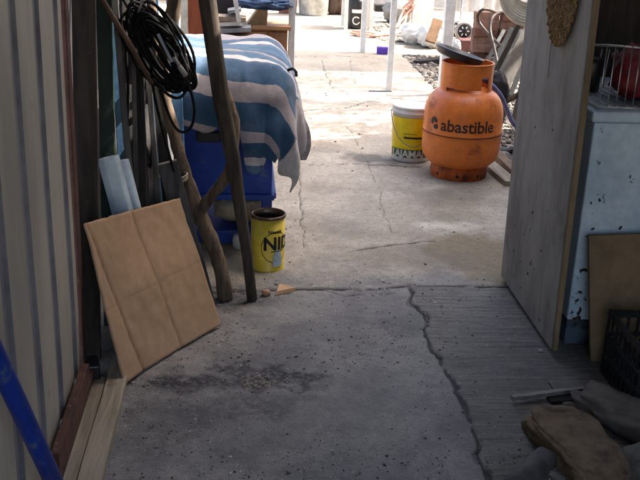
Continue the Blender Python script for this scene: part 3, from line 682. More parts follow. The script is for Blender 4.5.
q.add(on_cyl(gl, bc, br-.0042, fb-1.25, .028), [(i, i+1, 41+i, 40+i) for i in range(39)]); q.build('label_band', worn('dark_green_print', (84, 104, 60), (70, 90, 52), scale=10, rough=.4), T)
vs, fs = glyphs('LAJAMAN', .052, .001, .92); q = MB(); q.add(on_cyl(vs, bc, br-.0022, fb-1.08, .031), fs); q.build('lettering', wp, T)
q = MB(); gl = [Vector((x, y, 0)) for y in (0, .009) for x in np.linspace(0, .10, 16)]
q.add(on_cyl(gl, bc, br+.0012, fb-.38, .128), [(i, i+1, 17+i, 16+i) for i in range(15)]); q.build('print_bar', ink, T)
q = MB()
for k, (a1, ln) in enumerate(((-.40, .03), (-.22, .05))):
    gl = [Vector((x, y, 0)) for y in (0, .0035) for x in np.linspace(0, ln, 8)]; q.add(on_cyl(gl, bc, br+.0012, fb+a1, .150), [(i, i+1, 9+i, 8+i) for i in range(7)])
q.build('print_line', worn('label_ink', (110, 104, 40)), T)
q = MB(); q.lathe(bc, [(0, bh-.004), (br-.004, bh-.003), (br+.003, bh-.001), (br+.004, bh-.012), (br+.0015, bh-.012)], 64); q.build('lid', wp, T)
q = MB()
hp = [bc+Vector(((br+.008)*math.cos(a_), (br+.008)*math.sin(a_)-.012*math.sin(k_), bh-.03-.16*math.sin(k_))) for k_, a_ in zip(np.linspace(0, math.pi, 24), np.linspace(fb-1.45, fb+1.6, 24))]
q.tube(hp, .0022, 6); q.build('handle', worn('wire', (130, 128, 124), metal=.8, rough=.4), T)

# ------------------------------------------------------------------ gas cylinder
gc = Vector((1.056, 4.375, 0))
T = thing('gas_cylinder', gc, 'orange gas cylinder with dark lettering standing on the path edge', 'gas cylinder')
org = worn('orange_enamel', (238, 130, 48), (222, 112, 38), scale=5, rough=.42, bump=.06, dirt=(112, 56, 32), dlo=.54, dhi=.70, dscale=9, spec=.5)
rorg = worn('rusty_orange_enamel', (206, 100, 38), (150, 72, 34), scale=14, rough=.65, bump=.25, dirt=(92, 50, 34), dlo=.50, dhi=.60, dscale=24)
R0 = .188; prof = [(.0, .05), (.08, .052), (.125, .058), (.15, .070), (.168, .086), (.180, .106), (.186, .13), (R0, .16), (R0+.0005, .19), (R0, .222), (R0+.002, .226), (R0+.003, .231), (R0+.002, .236), (R0, .240), (R0, .305), (.186, .33), (.180, .355), (.168, .382), (.150, .405), (.12, .424), (.08, .437), (.04, .442), (0, .443)]
q = MB(); q.lathe(gc, prof, 96); q.build('tank', org, T)
q = MB(); q.lathe(gc, [(R0+.0022, .2225), (R0+.0042, .2235), (R0+.0042, .2265), (R0+.0022, .2275)], 96); q.build('weld_seam', worn('seam_grime', (92, 44, 26), (60, 32, 22), scale=30), T)
q = MB(); q.lathe(gc, [(.128, .001), (.133, 0), (.136, .004), (.136, .052), (.130, .072), (.127, .072), (.128, .05), (.128, .001)], 72); q.build('foot_ring', rorg, T)
for k in range(8):
    a_ = rad(255)+k*rad(45); p = gc+Vector((.1365*math.cos(a_), .1365*math.sin(a_), .026)); q = MB()
    M = Matrix.Rotation(a_, 3, 'Z') @ Matrix.Rotation(rad(90), 3, 'Y'); q.lathe(p, [(0, .0012), (.008, .0012), (.0085, 0), (.0085, -.003)], 16, M=M); q.build('vent_hole', black_pl, T)
q = MB()   # collar with slots: wall pieces
def collar(a0, a1, z0, z1):
    n_ = max(2, int((a1-a0)/.09)); prof_ = [(.1185, z0), (.122, z0), (.122, z1), (.1185, z1), (.1185, z0)]
    vs = [gc+Vector((r_*math.cos(a0+(a1-a0)*i/n_), r_*math.sin(a0+(a1-a0)*i/n_), z)) for i in range(n_+1) for r_, z in prof_[:4]]
    fs = [(i*4+k, i*4+(k+1) % 4, i*4+4+(k+1) % 4, i*4+4+k) for i in range(n_) for k in range(4)]+[(0, 3, 2, 1), (n_*4, n_*4+1, n_*4+2, n_*4+3)]
    q.add(vs, fs, False)
f0 = rad(257)
collar(0, 2*math.pi, .495, .548); collar(f0-.42+0, f0+.62, .436, .495); collar(f0+1.0, f0+2.6, .415, .495); collar(f0+3.0, f0+5.45, .415, .495)
collar(f0-.85, f0-.42, .44, .495)
q.tube([gc+Vector((.1205*math.cos(a_), .1205*math.sin(a_), .549)) for a_ in np.linspace(0, 2*math.pi, 65)[:-1]], .0045, 8, closed=True)
q.build('collar', org, T)
q = MB(); q.lathe(gc, [(0, .44), (.024, .44), (.024, .468), (.014, .47), (.014, .5), (0, .5)], 20); q.tube([gc+Vector((0, 0, .482)), gc+Vector((.05, -.03, .482))], .009, 10); q.build('valve', worn('brass', (176, 140, 70), metal=.9, rough=.35), T)
gink = worn('faded_navy_ink', (58, 38, 36), (84, 48, 34), scale=60, lo=.5, hi=.7, rough=.5)
vs, fs = glyphs('abastible', .079, .0012, .98); wdt = max(v.x for v in vs)
fg = math.atan2(-gc.y, -gc.x)
q = MB(); q.add(on_cyl(vs, gc, R0+.0012, fg-.56, .252), fs); q.build('lettering', gink, T)
q = MB()   # round swirl mark left of the word
sw = []
for (r1, r2, aa, ab, ox) in ((.008, .031, 20, 200, 0), (.005, .027, 230, 350, .004)):
    vs = []; n_ = 18
    for i in range(n_+1):
        a_ = rad(aa+(ab-aa)*i/n_); k_ = math.sin(math.pi*i/n_); vs += [Vector((ox+r1*math.cos(a_), r1*math.sin(a_)+.0, 0)), Vector((ox+(r1+(r2-r1)*(.4+.6*k_))*math.cos(a_), (r1+(r2-r1)*(.4+.6*k_))*math.sin(a_), 0))]
    q.add(on_cyl(vs, gc, R0+.0012, fg-.755, .278), [(2*i, 2*i+1, 2*i+3, 2*i+2) for i in range(n_)])
q.build('emblem', gink, T)
# dark tray on top
M = Matrix.Rotation(rad(-14), 3, 'Y').inverted() @ Matrix.Rotation(rad(4), 3, 'X')
M = Matrix.Rotation(rad(17), 3, 'Y'); q = MB(); c = gc+Vector((-.045, .0, .584))
q.lathe(c, [(0, -.022), (.095, -.022), (.108, -.016), (.114, .004), (.120, .006), (.120, .014), (.108, .015), (.100, .0), (.085, -.004), (0, -.004)], 48, M=M)
q.v = [tuple(Vector(v)) for v in q.v]
tag(q.build('enamel_tray', worn('blue_black_enamel', (30, 38, 50), (20, 26, 36), scale=12, rough=.35, spec=.5)), 'blue-black round tray resting tilted on top of the gas cylinder', 'tray')
# hose
q = MB(); P = [at(x, y, Y) for x, y, Y in [(470, 66, 4.40), (489, 83, 4.42), (500, 95, 4.45), (507, 110, 4.5), (513, 123, 4.52), (524, 133, 4.55), (545, 142, 4.55)]]
P = [gc+Vector((.05, -.03, .482))]+P[1:]; rough_tube(q, P, [.0095]+[.0115]*(len(P)-1), 10, 8, 0)
tag(q.build('gas_hose', worn('blue_grey_hose', (128, 140, 190), (100, 112, 164), rough=.45)), 'blue-grey hose running from the cylinder to behind the door panel', 'hose')

# ------------------------------------------------------------------ RIGHT: door panel
T = thing('door_panel', (.93, 2.74, 0), 'open grey plywood door panel with scuffed face at the right', 'door')
dm_ = worn('grey_plywood', (156, 152, 147), (122, 119, 116), scale=3, stretch=(1, 2.5, .9), rough=.75, bump=.2, dirt=(92, 88, 86), dlo=.55, dhi=.72, dscale=5)
q = MB(); q.box((.925, 2.733, 1.03), (.018, .575, 2.02)); q.build('panel', dm_, T, bevel=.002)
q = MB(); q.box((.9265, 2.437, 1.03), (.015, .012, 2.02)); q.build('edge_strip', worn('edge_wood', (134, 114, 86), (104, 88, 66), scale=6, stretch=(3, 3, .6), dirt=(80, 62, 46)), T, bevel=.002)
q = MB(); random.seed(5)
for k in range(17):
    y_ = random.gauss(2.72, .13); z_ = abs(random.gauss(.2, .16))+.04
    if 2.46 < y_ < 3.0:
        s_ = random.uniform(.002, .006); q.lathe((.9153, y_, z_), [(0, -.0006), (s_*.8, -.0005), (s_, .0005)], 8, M=Matrix.Rotation(rad(90), 3, 'Y') @ Matrix.Rotation(random.random(), 3, 'Z'), jit=lambda a_, z: .3*math.sin(3*a_))
o = q.build('dark_chips', worn('chip_dark', (44, 42, 44)), T); o['kind'] = 'stuff'
q = MB(); q.tube([Vector((.9162, 2.735+.002*math.sin(k), .88-k*.018)) for k in range(7)], .0013, 5); q.build('scratch', worn('chip_dark', (44, 42, 44)), T); T.rotation_euler = (0, rad(-.8), 0)
# woven straw hanging
q = MB(); cy, cz, ra, rb = 2.665, 1.075, .135, .20
rows = 26
for k in range(rows):
    y_ = cy-ra+2*ra*(k+.5)/rows; hh = rb*math.sqrt(max(0, 1-((y_-cy)/ra)**2))
    if hh < .02: continue
    n_ = max(6, int(hh*2/.006)); P = [Vector((.894+.0035*math.sin(i*math.pi/2+k*math.pi), y_+.0012*math.sin(i*2.1+k), cz-hh*1.0+2*hh*i/n_)) for i in range(n_+1)]
    q.tube(P, .0042, 5)
for k in range(44):
    z_ = cz-rb+2*rb*(k+.5)/44; hh = ra*math.sqrt(max(0, 1-((z_-cz)/rb)**2))
    if hh < .015: continue
    n_ = max(6, int(hh*2/.006)); q.tube([Vector((.894-.0035*math.sin(i*math.pi/2+k*math.pi), cy-hh+2*hh*i/n_, z_)) for i in range(n_+1)], .0022, 4)
tag(q.build('straw_fan', worn('straw', (164, 134, 92), (122, 96, 62), scale=30, rough=.8)), 'woven straw fan hanging on the grey door panel', 'fan')

# ------------------------------------------------------------------ cabinet
T = thing('enamel_cabinet', (1.27, 2.75, 0), 'chipped light blue enamel cabinet behind the door panel', 'cabinet')
enm = worn('blue_enamel', (196, 212, 222), (172, 192, 206), scale=5, rough=.4, bump=.08, dirt=(48, 48, 54), dlo=.63, dhi=.65, dscale=16, spec=.5)
q = MB(); q.box((1.27, 2.75, .395), (.60, .53, .60)); q.build('body', enm, T, bevel=.006)
q = MB(); q.box((1.27, 2.76, .048), (.58, .50, .085)); q.build('plinth', worn('dark_plinth', (84, 100, 116), (50, 58, 68), scale=12, dirt=(40, 36, 36), dlo=.5, dhi=.56), T)
q = MB(); q.box((1.27, 2.745, .714), (.63, .56, .030)); q.build('top', enm, T, bevel=.006)
q = MB(); random.seed(9)
for k in range(28):
    zz = .1+random.random()**1.8*.45; xx = .985+abs(random.gauss(0, .02)) if random.random() < .7 else random.uniform(.98, 1.2); s_ = random.uniform(.0015, .007)
    q.lathe((xx, 2.4845, zz), [(0, .0012), (s_*.7, .0011), (s_, 0)], 9, M=Matrix.Rotation(rad(90), 3, 'X') @ Matrix.Rotation(random.random()*3, 3, 'Z'), jit=lambda a_, z, k=k: .35*math.sin(2*a_+k)+.2*math.sin(5*a_+k))
o = q.build('rust_chips', worn('rust_chip', (52, 40, 38), (30, 26, 28), scale=60), T); o['kind'] = 'stuff'
q = MB(); c = g(612, 362); q.prism([at(589, 236, 2.44), at(646, 234, 2.44), at(700, 234, 2.44), (1.30, 2.40, 0), (at(591, 352, 2.41).x, 2.40, .0)], (0, .012, 0))
tag(q.build('plywood_offcut', worn('brown_ply', (134, 112, 84), (110, 92, 68), scale=5, rough=.8)), 'brown plywood offcut leaning on the blue cabinet front', 'plywood')
# dish rack
T = thing('dish_rack', (1.03, 2.60, .73), 'tarnished wire dish rack on top of the blue cabinet', 'dish rack')
wire = worn('chrome_wire', (205, 205, 205), (150, 145, 140), metal=.8, rough=.35)
zt_ = .731; xa, xb, ya, yb = .985, 1.10, 2.50, 2.80
for k in range(8):
    f_ = k/5; x_ = xa-.004+f_*.12; q = MB()
    q.tube([Vector((x_+.012, ya+.03, zt_+.17)), Vector((x_+.004, ya+.01, zt_+.09)), Vector((x_, ya, zt_+.005)), Vector((x_+.002, yb, zt_+.005)), Vector((x_+.008, yb, zt_+.12))], .0019, 6); q.build('wire', wire, T)
q = MB(); q.tube([(xa+.005, ya+.03, zt_+.17), (xa+.2, ya+.03, zt_+.16), (xa+.2, yb, zt_+.13), (xa, yb, zt_+.13)], .003, 6, closed=True); q.tube([(xa-.006, ya-.004, zt_+.004), (xa+.2, ya-.004, zt_+.004), (xa+.2, yb, zt_+.004), (xa-.006, yb, zt_+.004)], .003, 6, closed=True); q.build('rim', wire, T)
q = MB(); q.blob((1.15, 2.66, .805), (.15, .16, .15), amp=.14, fr=2.5, seed=5, e=.8); tag(q.build('red_bag', worn('red_mesh', (126, 34, 40), (90, 22, 30), scale=40, rough=.6, bump=.6)), 'crumpled dark red bag inside the wire dish rack', 'bag')
q = MB(); q.lathe((1.035, 2.74, .735), [(0, 0), (.03, 0), (.034, .08), (.03, .1), (0, .1)], 20); tag(q.build('dark_jar', black_pl), 'dark jar standing at the back of the dish rack', 'jar')
# back wall and side wall of the store room
T = thing('store_wall', (1.4, 3.07, 0), 'dark boarded wall behind the blue cabinet', 'wall')
q = MB(); q.box((1.42, 3.085, 1.1), (.92, .03, 2.2)); q.build('boards', dark_wood, T)
q = MB(); q.beam((.97, 3.05, 1.25), (1.6, 3.05, .80), .03, .03, side=(0, 1, 0)); q.build('brace', worn('brace_wood', (84, 60, 44)), T)
q = MB(); q.box((1.86, 1.1, 1.1), (.04, 3.9, 2.2)); tag(q.build('side_wall', dark_wood), 'dark wooden side wall of the store room at far right', 'wall')
# black crate
T = thing('black_crate', (1.08, 2.27, 0), 'black plastic lattice crate on the floor in front of the plywood', 'crate')
x0, x1, y0, y1, hh = 1.035, 1.35, 2.10, 2.34, .195
q = MB()
for (pa_, pb_, ax) in (((x0, y0), (x1, y0), 0), ((x0, y1), (x1, y1), 0), ((x0, y0), (x0, y1), 1), ((x1, y0), (x1, y1), 1)):
    a_, b_ = Vector((*pa_, 0)), Vector((*pb_, 0)); L = (b_-a_).length; d = (b_-a_).normalized()
    for z in (.01, .065, .12, hh-.012): q.beam(a_+Vector((0, 0, z)), b_+Vector((0, 0, z)), .008, .02 if z in (.01, hh-.012) else .008, side=(d.y, -d.x, 0))
    n_ = int(L/.028)
    for k in range(n_+1):
        p = a_+d*(L*k/n_); q.beam(p, p+Vector((0, 0, hh)), .007, .006)
    for k in range(n_-1):
        p = a_+d*(L*k/n_); q.beam(p+Vector((0, 0, .015)), p+d*(L*2/n_)+Vector((0, 0, .13)), .005, .005)
q.build('lattice_sides', black_pl, T)
q = MB(); q.box(((x0+x1)/2, (y0+y1)/2, .008), (x1-x0, y1-y0, .008)); q.build('base', black_pl, T)
# foreground bits at right
dk = worn('dusty_sack', (126, 106, 84), (94, 78, 60), scale=14, rough=.95, bump=1.0, dirt=(60, 50, 42), dlo=.58, dhi=.66)
c = g(571, 448); M = Matrix.Rotation(rad(12), 3, 'Z')
q = MB(); q.blob((c.x+.004, c.y-.035, .026), (.165, .33, .070), M, 64, 44, .5, .085, 2.6, 4)
tag(q.build('burlap_sack', dk), 'dusty tan sack lying on the floor at the lower right', 'sack')
c = g(622, 428); q = MB(); M = Matrix.Rotation(rad(38), 3, 'Z'); q.blob((c.x+.03, c.y+.0, .025), (.15, .34, .08), M, 40, 28, .75, .12, 2.4, 8)
tag(q.build('cloth_bundle', worn('dark_cloth', (100, 92, 84), (74, 68, 64), scale=9, rough=.95, bump=.6, bscale=40)), 'dark grey cloth bundle between the tan sack and the black crate', 'cloth')
c = g(632, 474); q = MB(); q.blob((c.x+.035, c.y-.03, .03), (.15, .15, .09), None, 34, 22, .7, .07, 2, 12)
tag(q.build('rough_stone', worn('mossy_stone', (104, 100, 92), (72, 70, 66), scale=14, rough=.95, bump=.9, bscale=50, bdist=.008)), 'rough grey stone in the bottom right corner', 'stone')
T = thing('log_piece', g(530, 470), 'short split log with orange-brown end at the bottom edge', 'log')
a, b_ = g(512, 494, .03), g(546, 459, .034); q = MB(); rough_tube(q, [a, a.lerp(b_, .35), a.lerp(b_, .7), b_], [.029, .031, .030, .028], 16, 6, .1); q.build('bark_side', worn('grey_bark', (82, 78, 78), (54, 52, 54), scale=14, bump=.9), T)
q = MB(); d = (b_-a).normalized(); q.tube([a-d*.002, a+d*.0005], [.024, .026], 16); q.build('cut_end', worn('orange_wood', (150, 98, 62), (116, 74, 48), scale=24), T)
q = MB(); a, b_ = g(512, 398, .016), g(592, 388, .016); n_ = 14
P = [a.lerp(b_, k/n_)+Vector((.0, .004*mnoise.noise(Vector((k*.7, 0, 0))), .003*mnoise.noise(Vector((k*.5, 3, 0))))) for k in range(n_+1)]
for k in range(n_): q.beam(P[k], P[k+1], .014, .012, side=(0, 1, 0))
tag(q.build('broken_lath', worn('pale_grey_lath', (142, 138, 130), (116, 112, 106), scale=12, stretch=(.6, 8, 8))), 'thin pale broken lath lying across the floor before the sack', 'lath')
q = MB(); c = g(560, 401); q.box((c.x+.01, c.y-.0, .006), (.09, .035, .010), Matrix.Rotation(.1, 3, 'Z')); tag(q.build('black_offcut', black_wood, bevel=.003), 'small black offcut between the lath and the tan sack', 'offcut')
c = g(540, 352); q = MB(); q.blob(c+Vector((0, 0, .004)), (.016, .012, .009), amp=.2, n1=12, n2=8); tag(q.build('pebble', cm[2]), 'tiny pale pebble on the floor just left of the door foot', 'pebble')
c = g(583, 404); q = MB()
q.grid(lambda u, v: Vector((c.x-.06+.12*u, c.y-.02+.14*v, .006+.004*mnoise.noise(Vector((u*3, v*3, 0))))), 10, 10); tag(q.build('paper_scrap', worn('grey_paper', (110, 106, 98), (90, 86, 80)), solid=.002), 'flat grey paper scrap beside the plywood offcut foot', 'paper')

# ------------------------------------------------------------------ roof over the near passage, added house, tree and small roof for shade
T = thing('shelter_roof', (.7, .6, 2.15), 'corrugated iron shelter roof above the near part of the passage', 'roof')
q = MB(); q.grid(lambda u, v: Vector((-.62+2.75*u, -1.15+4.1*v, 2.26+.05*u+.012*math.sin(u*2.75/.076*2*math.pi))), 220, 4); q.build('roof_sheet', rusty, T, solid=.002)
for yy in (-1.0, .3, 1.5, 2.85):
    q = MB(); q.box((.75, yy, 2.20), (2.7, .06, .07)); q.build('beam', dark_wood, T)
for xx, yy in ((-.50, -1.0), (-.52, 2.46), (1.90, 3.0), (1.92, -1.0)):
    q = MB(); q.box((xx, yy, 1.08), (.07, .07, 2.16)); q.build('post', dark_wood, T)
T = thing('added_shade_roof', (-.3, 3.9, 2.1), 'small lean-to roof above the blanketed pile on the left', 'roof')  # out of view, added to darken the blanket top
q = MB(); q.grid(lambda u, v: Vector((-.75+.95*u, 3.0+1.5*v, 2.12+.06*u+.010*math.sin(u*.95/.076*2*math.pi))), 90, 3); q.build('roof_sheet', rusty, T, solid=.002)
for yy in (3.05, 4.4):
    q = MB(); q.box((-.28, yy, 2.07), (.9, .05, .05)); q.build('beam', dark_wood, T)
for xx, yy in ((-.66, 4.4), (-.66, 3.05)):
    q = MB(); q.box((xx, yy, 1.02), (.05, .05, 2.04)); q.build('post', dark_wood, T)
brickm, t, b, ob_ = base('brickwork')
bt = N(t, 'ShaderNodeTexBrick', i_Scale=5.0); bt.inputs['Color1'].default_value = (*lin((150, 92, 72)), 1); bt.inputs['Color2'].default_value = (*lin((122, 74, 60)), 1); bt.inputs['Mortar'].default_value = (*lin((170, 160, 148)), 1)
mp = N(t, 'ShaderNodeMapping'); mp.inputs['Rotation'].default_value = (rad(90), 0, rad(90)); t.links.new(ob_, mp.inputs[0]); t.links.new(mp.outputs[0], bt.inputs['Vector']); t.links.new(bt.outputs[0], b.inputs['Base Color'])
T = thing('added_shade_house', (4.2, 2.0, 0), 'brick house beyond the store room whose wall shades the passage', 'house')  # out of view, added and sized to shade the middle of the path
q = MB(); q.box((4.2, 2.2, 1.8), (3.6, 6.5, 3.6)); q.build('wall', brickm, T)
q = MB(); q.prism([(2.25, -1.2, 3.6), (6.2, -1.2, 3.6), (4.2, -1.2, 4.7)], (0, 6.75, 0)); q.build('roof', rusty, T)

T = thing('added_shade_tree', (3.9, 6.9, 0), 'leafy tree over the right side of the yard', 'tree')  # out of view, its leaves added to break up the shade edge
q = MB(); rough_tube(q, [(3.9, 6.9, -.02), (3.85, 6.85, 1.2), (3.7, 6.7, 2.3), (3.5, 6.5, 3.2)], [.13, .11, .09, .05], 12, 6, .1)
for dx, dy, dz in ((-.8, -.6, 1.2), (-.5, .7, 1.1), (.8, .2, 1.2), (.2, -.9, 1.0)): rough_tube(q, [(3.7, 6.7, 2.3), (3.7+dx*.5, 6.7+dy*.5, 2.3+dz*.6), (3.7+dx, 6.7+dy, 2.3+dz)], [.05, .035, .015], 8, 4, .1)
q.build('trunk', bark, T)
leafm = [worn('leaf_a', (74, 96, 48), (56, 78, 36), scale=12, rough=.6), worn('leaf_b', (96, 116, 58), (76, 98, 44), scale=12, rough=.6)]
q = MB(); random.seed(77)
cl = [(Vector((random.gauss(3.45, .55), random.gauss(6.45, .62), random.gauss(3.4, .35))), random.uniform(.18, .42)) for _ in range(34)]
for c, r_ in cl:
    for k in range(int(520*r_)):
        p = c+Vector((random.gauss(0, r_*.5), random.gauss(0, r_*.5), random.gauss(0, r_*.4))); q.cur = random.randrange(2)
        a_ = Vector((random.gauss(0, 1), random.gauss(0, 1), random.gauss(0, .5))).normalized(); b2_ = a_.cross(Vector((random.gauss(0, 1), random.gauss(0, 1), random.gauss(0, 1)))).normalized(); L = random.uniform(.035, .06)
        q.add([p-a_*L, p+b2_*L*.45, p+a_*L, p-b2_*L*.45], [(0, 1, 2, 3)])
q.build('crown', leafm, T)
# ------------------------------------------------------------------ FAR: posts and the sheet roof added for shade
post0 = None; pg = 'white square posts along the path'
def wpost(x, y, w_, h_, lab):
    q = MB(); q.box((x, y, h_/2), (w_, w_, h_)); return tag(q.build('white_post', white_pt, bevel=.003), lab, 'post', pg)
wpost(1.013, 6.45, .040, 2.2, 'slim white post nearest the yellow bucket, foot on the path')
wpost(1.032, 8.17, .044, 2.2, 'slim white post behind it, foot just left of the purple block')
wpost(1.375, 6.35, .068, 2.2, 'thick white post rising directly behind the gas cylinder')
wpost(.252, 4.98, .034, 2.0, 'slim pale post at the right end of the wooden cabinet')
T = thing('added_shade_sheet', (.4, 7.2, 2.2), 'light sheet roof carried by the slim white posts', 'pergola')  # out of view, sheet sized to cast the shade band across the path
for xx in (1.02, -1.2):
    q = MB(); q.box((xx, 7.3, 2.235), (.07, 2.6, .06)); q.build('beam', white_pt, T)
q = MB()
q.box((1.2, 8.1, 2.29), (5.4, 1.0, .02))
q.build('roof_sheet', white_pt, T)
for xx in (-1.2,):
    for yy in (6.1, 8.5):
        q = MB(); q.box((xx, yy, 1.1), (.06, .06, 2.2)); q.build('post', white_pt, T)
c = g(389, 92); q = MB(); q.box((c.x-.06, c.y, .004), (.16, .02, .006)); tag(q.build('post_shadow', worn('shadow_grey', (110, 104, 120))), 'flat grey strip standing in for the shadow of the nearest white post', 'strip')  # the post's shadow drawn as a thin grey strip on the path
# purple block
c = g(382, 55); q = MB(); q.box((c.x+.01, c.y+.04, .033), (.105, .07, .062), Matrix.Rotation(-.1, 3, 'Z')); tag(q.build('purple_block', worn('purple_foam', (96, 66, 170), (80, 52, 150), scale=12, rough=.7), bevel=.006), 'small purple block on the path by the far white post', 'block')
# white stool frame with black canister
T = thing('white_stool', (1.13, 9.85, 0), 'white metal stool frame standing over the black canister', 'stool')
q = MB()
for xx, yy in ((1.035, 9.65), (1.29, 9.65), (1.035, 9.95), (1.29, 9.95)):
    q = MB(); q.box((xx, yy, .24), (.035, .035, .48)); q.build('leg', white_pt, T)
q = MB(); q.box((1.162, 9.8, .50), (.32, .36, .04)); q.build('seat', white_pt, T, bevel=.005)
T = thing('black_canister', (1.155, 9.74, 0), 'black canister with white printed ring under the white stool', 'canister')
q = MB(); q.lathe((1.155, 9.76, 0), [(0, .01), (.085, .01), (.09, .03), (.09, .27), (.08, .30), (0, .31)], 32); q.build('body', black_pl, T)
q = MB(); ringv = []
for k in range(28):
    a_ = rad(40+300*k/27)
    for rr_ in (.030, .042): ringv.append(Vector((rr_*math.cos(a_), rr_*math.sin(a_), 0)))
q.add(on_cyl(ringv, (1.155, 9.76), .0915, rad(262), .09), [(2*k, 2*k+1, 2*k+3, 2*k+2) for k in range(27)])
gl = [Vector((x, y, 0)) for y in (0, .035) for x in np.linspace(-.05, .05, 9)]; q.add(on_cyl(gl, (1.155, 9.76), .0915, rad(262), .165), [(i, i+1, 10+i, 9+i) for i in range(8)])
q.build('label_print', white_pt, T)
# far drum etc
zinc = worn('zinc', (176, 178, 176), (140, 142, 142), scale=8, metal=.5, rough=.45)
q = MB(); q.lathe((.79, 10.85, 0), [(0, 0), (.155, 0), (.165, .02), (.17, .3), (.175, .31), (.17, .32), (.175, .62), (.18, .64), (.165, .64), (.16, .1), (0, .1)], 40); tag(q.build('zinc_drum', zinc), 'silver zinc drum standing against the far wall', 'drum')
q = MB(); q.box((.50, 10.9, .45), (.2, .08, .9)); tag(q.build('wooden_board', worn('red_brown_board', (132, 84, 62), (100, 62, 48))), 'red-brown board leaning at the far wall left of the drum', 'board')
for xx, mt_, lb in ((1.02, (74, 58, 50), 'dark brown sack slumped right of the silver drum'), (1.13, (96, 74, 60), 'lighter brown sack behind the white stool')):
    q = MB(); q.blob((xx, 10.95, .18), (.15, .2, .42), amp=.1, seed=xx*9, e=.8); tag(q.build('far_sack', worn('sack_%d' % mt_[0], mt_)), lb, 'sack')
q = MB(); q.box((1.1, 12.1, 1.1), (9, .15, 2.2)); tag(q.build('far_wall', worn('limewash', (206, 202, 194), (186, 180, 170), scale=3, rough=.9)), 'pale limewashed wall closing the far end of the yard', 'wall')
q = MB(); c = g(398, 24); q.blob((c.x+.02, c.y+.15, .12), (.34, .3, .26), amp=.1, seed=2, e=.9); tag(q.build('grey_bundle', worn('grey_tarp', (140, 140, 138), (112, 112, 112), bump=.5)), 'round grey bundle behind the slim white post', 'bundle')
q = MB(); c = g(384, 18); q.box((c.x-.02, c.y+.1, .10), (.17, .12, .08)); tag(q.build('dark_box', black_pl, bevel=.01), 'dark box lying left of the round grey bundle', 'box')
q = MB(); random.seed(31)
for k in range(7):
    P = []
    for i, (x, y) in enumerate([(413, 0), (410, 8), (406, 16), (398, 24), (390, 28), (372, 30), (352, 27)]):
        p = g(x, y+8) if i > 2 else at(x, y, 9.9); P.append(p+Vector((random.gauss(0, .03), random.gauss(0, .03), abs(random.gauss(.02, .02)))))
    rough_tube(q, P, [.012]*7, 6, 4, 0)
tag(q.build('orange_net', worn('faded_orange', (206, 150, 128), (196, 168, 152), scale=30)), 'faded orange netting trailing over the ground by the grey bundle', 'netting')
for (x, y, dx, dz, sd_, lb) in ((416, 44, .26, .18, 4, 'crumpled white bag, left of the two beyond the cylinder'), (431, 48, .22, .2, 7, 'crumpled white bag leaning on the thick white post')):
    c = g(x, y); q = MB(); q.blob((c.x, c.y+.1, dz/2-.01), (dx, .3, dz), amp=.13, seed=sd_, e=.85); tag(q.build('white_bag', worn('white_sack', (220, 218, 214), (196, 192, 188), bump=.5)), lb, 'bag', 'crumpled white bags by the gravel')
q = MB(); a = at(430, 42, 8.0); b_ = at(438, 20, 8.2); q.beam(a, b_, .09, .02); tag(q.build('brown_slab', worn('tan_board', (164, 128, 92), (132, 102, 76))), 'tan board slanting up left of the thick white post', 'board')
q = MB(); a, b_ = g(415, 62, .015), g(446, 60, .02)
q.beam(a, b_, .05, .03, side=(0, 1, 0), w2=.11, t2=.05, n=5, wob=.01); tag(q.build('tapered_plank', black_wood), 'black pointed slat lying on the gravel left of the cylinder', 'plank')
# white wall panel, door, sheets behind the cart
q = MB(); q.box((1.86, 9.9, .9), (.22, .06, 1.8)); tag(q.build('white_door', white_pt), 'white door leaf standing far behind the thick white post', 'door')
T = thing('wire_cart', (2.0, 8.9, 0), 'small cart with black spoked wheels behind the gas cylinder', 'cart')
wheelm = black_pl
for (x, y, Y, r_) in ((464, 31, 8.6, .072), (453, 29, 8.8, .06)):
    c = at(x, y, Y); q = MB(); M = Matrix.Rotation(rad(90), 3, 'X')
    q.tube([c+Vector((r_*math.cos(a_), 0, r_*math.sin(a_))) for a_ in np.linspace(0, 6.2832, 33)[:-1]], .016, 8, closed=True); wh = q.build('wheel', worn('light_tyre', (170, 164, 158), (140, 134, 130)) if r_ > .07 else wheelm, T)
    q = MB(); q.lathe(c, [(0, -.012), (r_-.01, -.012), (r_-.01, .012), (0, .012)], 28, M=M); q.build('hub_disc', wheelm, wh)
    for k in range(6):
        a_ = k*math.pi/3; q = MB(); p = c+Vector((.036*math.cos(a_), -.014, .036*math.sin(a_))); q.box(p, (.010, .004, .022), Matrix.Rotation(-a_+math.pi/2, 3, 'Y')); q.build('spoke_window', white_pt, wh)
q = MB(); c = at(464, 31, 8.6); q.tube([c+Vector((0, .02, 0)), c+Vector((-.04, .02, .10)), c+Vector((-.03, .02, .6))], .008, 8); q.tube([at(445, 25, 8.7), at(475, 17, 8.7)], .008, 8); q.tube([at(445, 31, 8.7), at(468, 22, 8.7)], .006, 8); q.build('frame', wire, T)
q = MB(); c = at(469, 45, 8.4); q.box((c.x, 8.5, c.z-.06), (.17, .16, .20)); tag(q.build('maroon_box', worn('maroon', (92, 56, 54), (70, 42, 42)), bevel=.01), 'maroon box on the gravel below the black cart wheel', 'box')
q = MB(); c = at(457, 44, 8.1); q.blob((c.x, 8.15, c.z-.08), (.09, .09, .22), amp=.12, seed=9); tag(q.build('white_bottle', white_pt), 'small white bottle standing left of the maroon box', 'bottle')
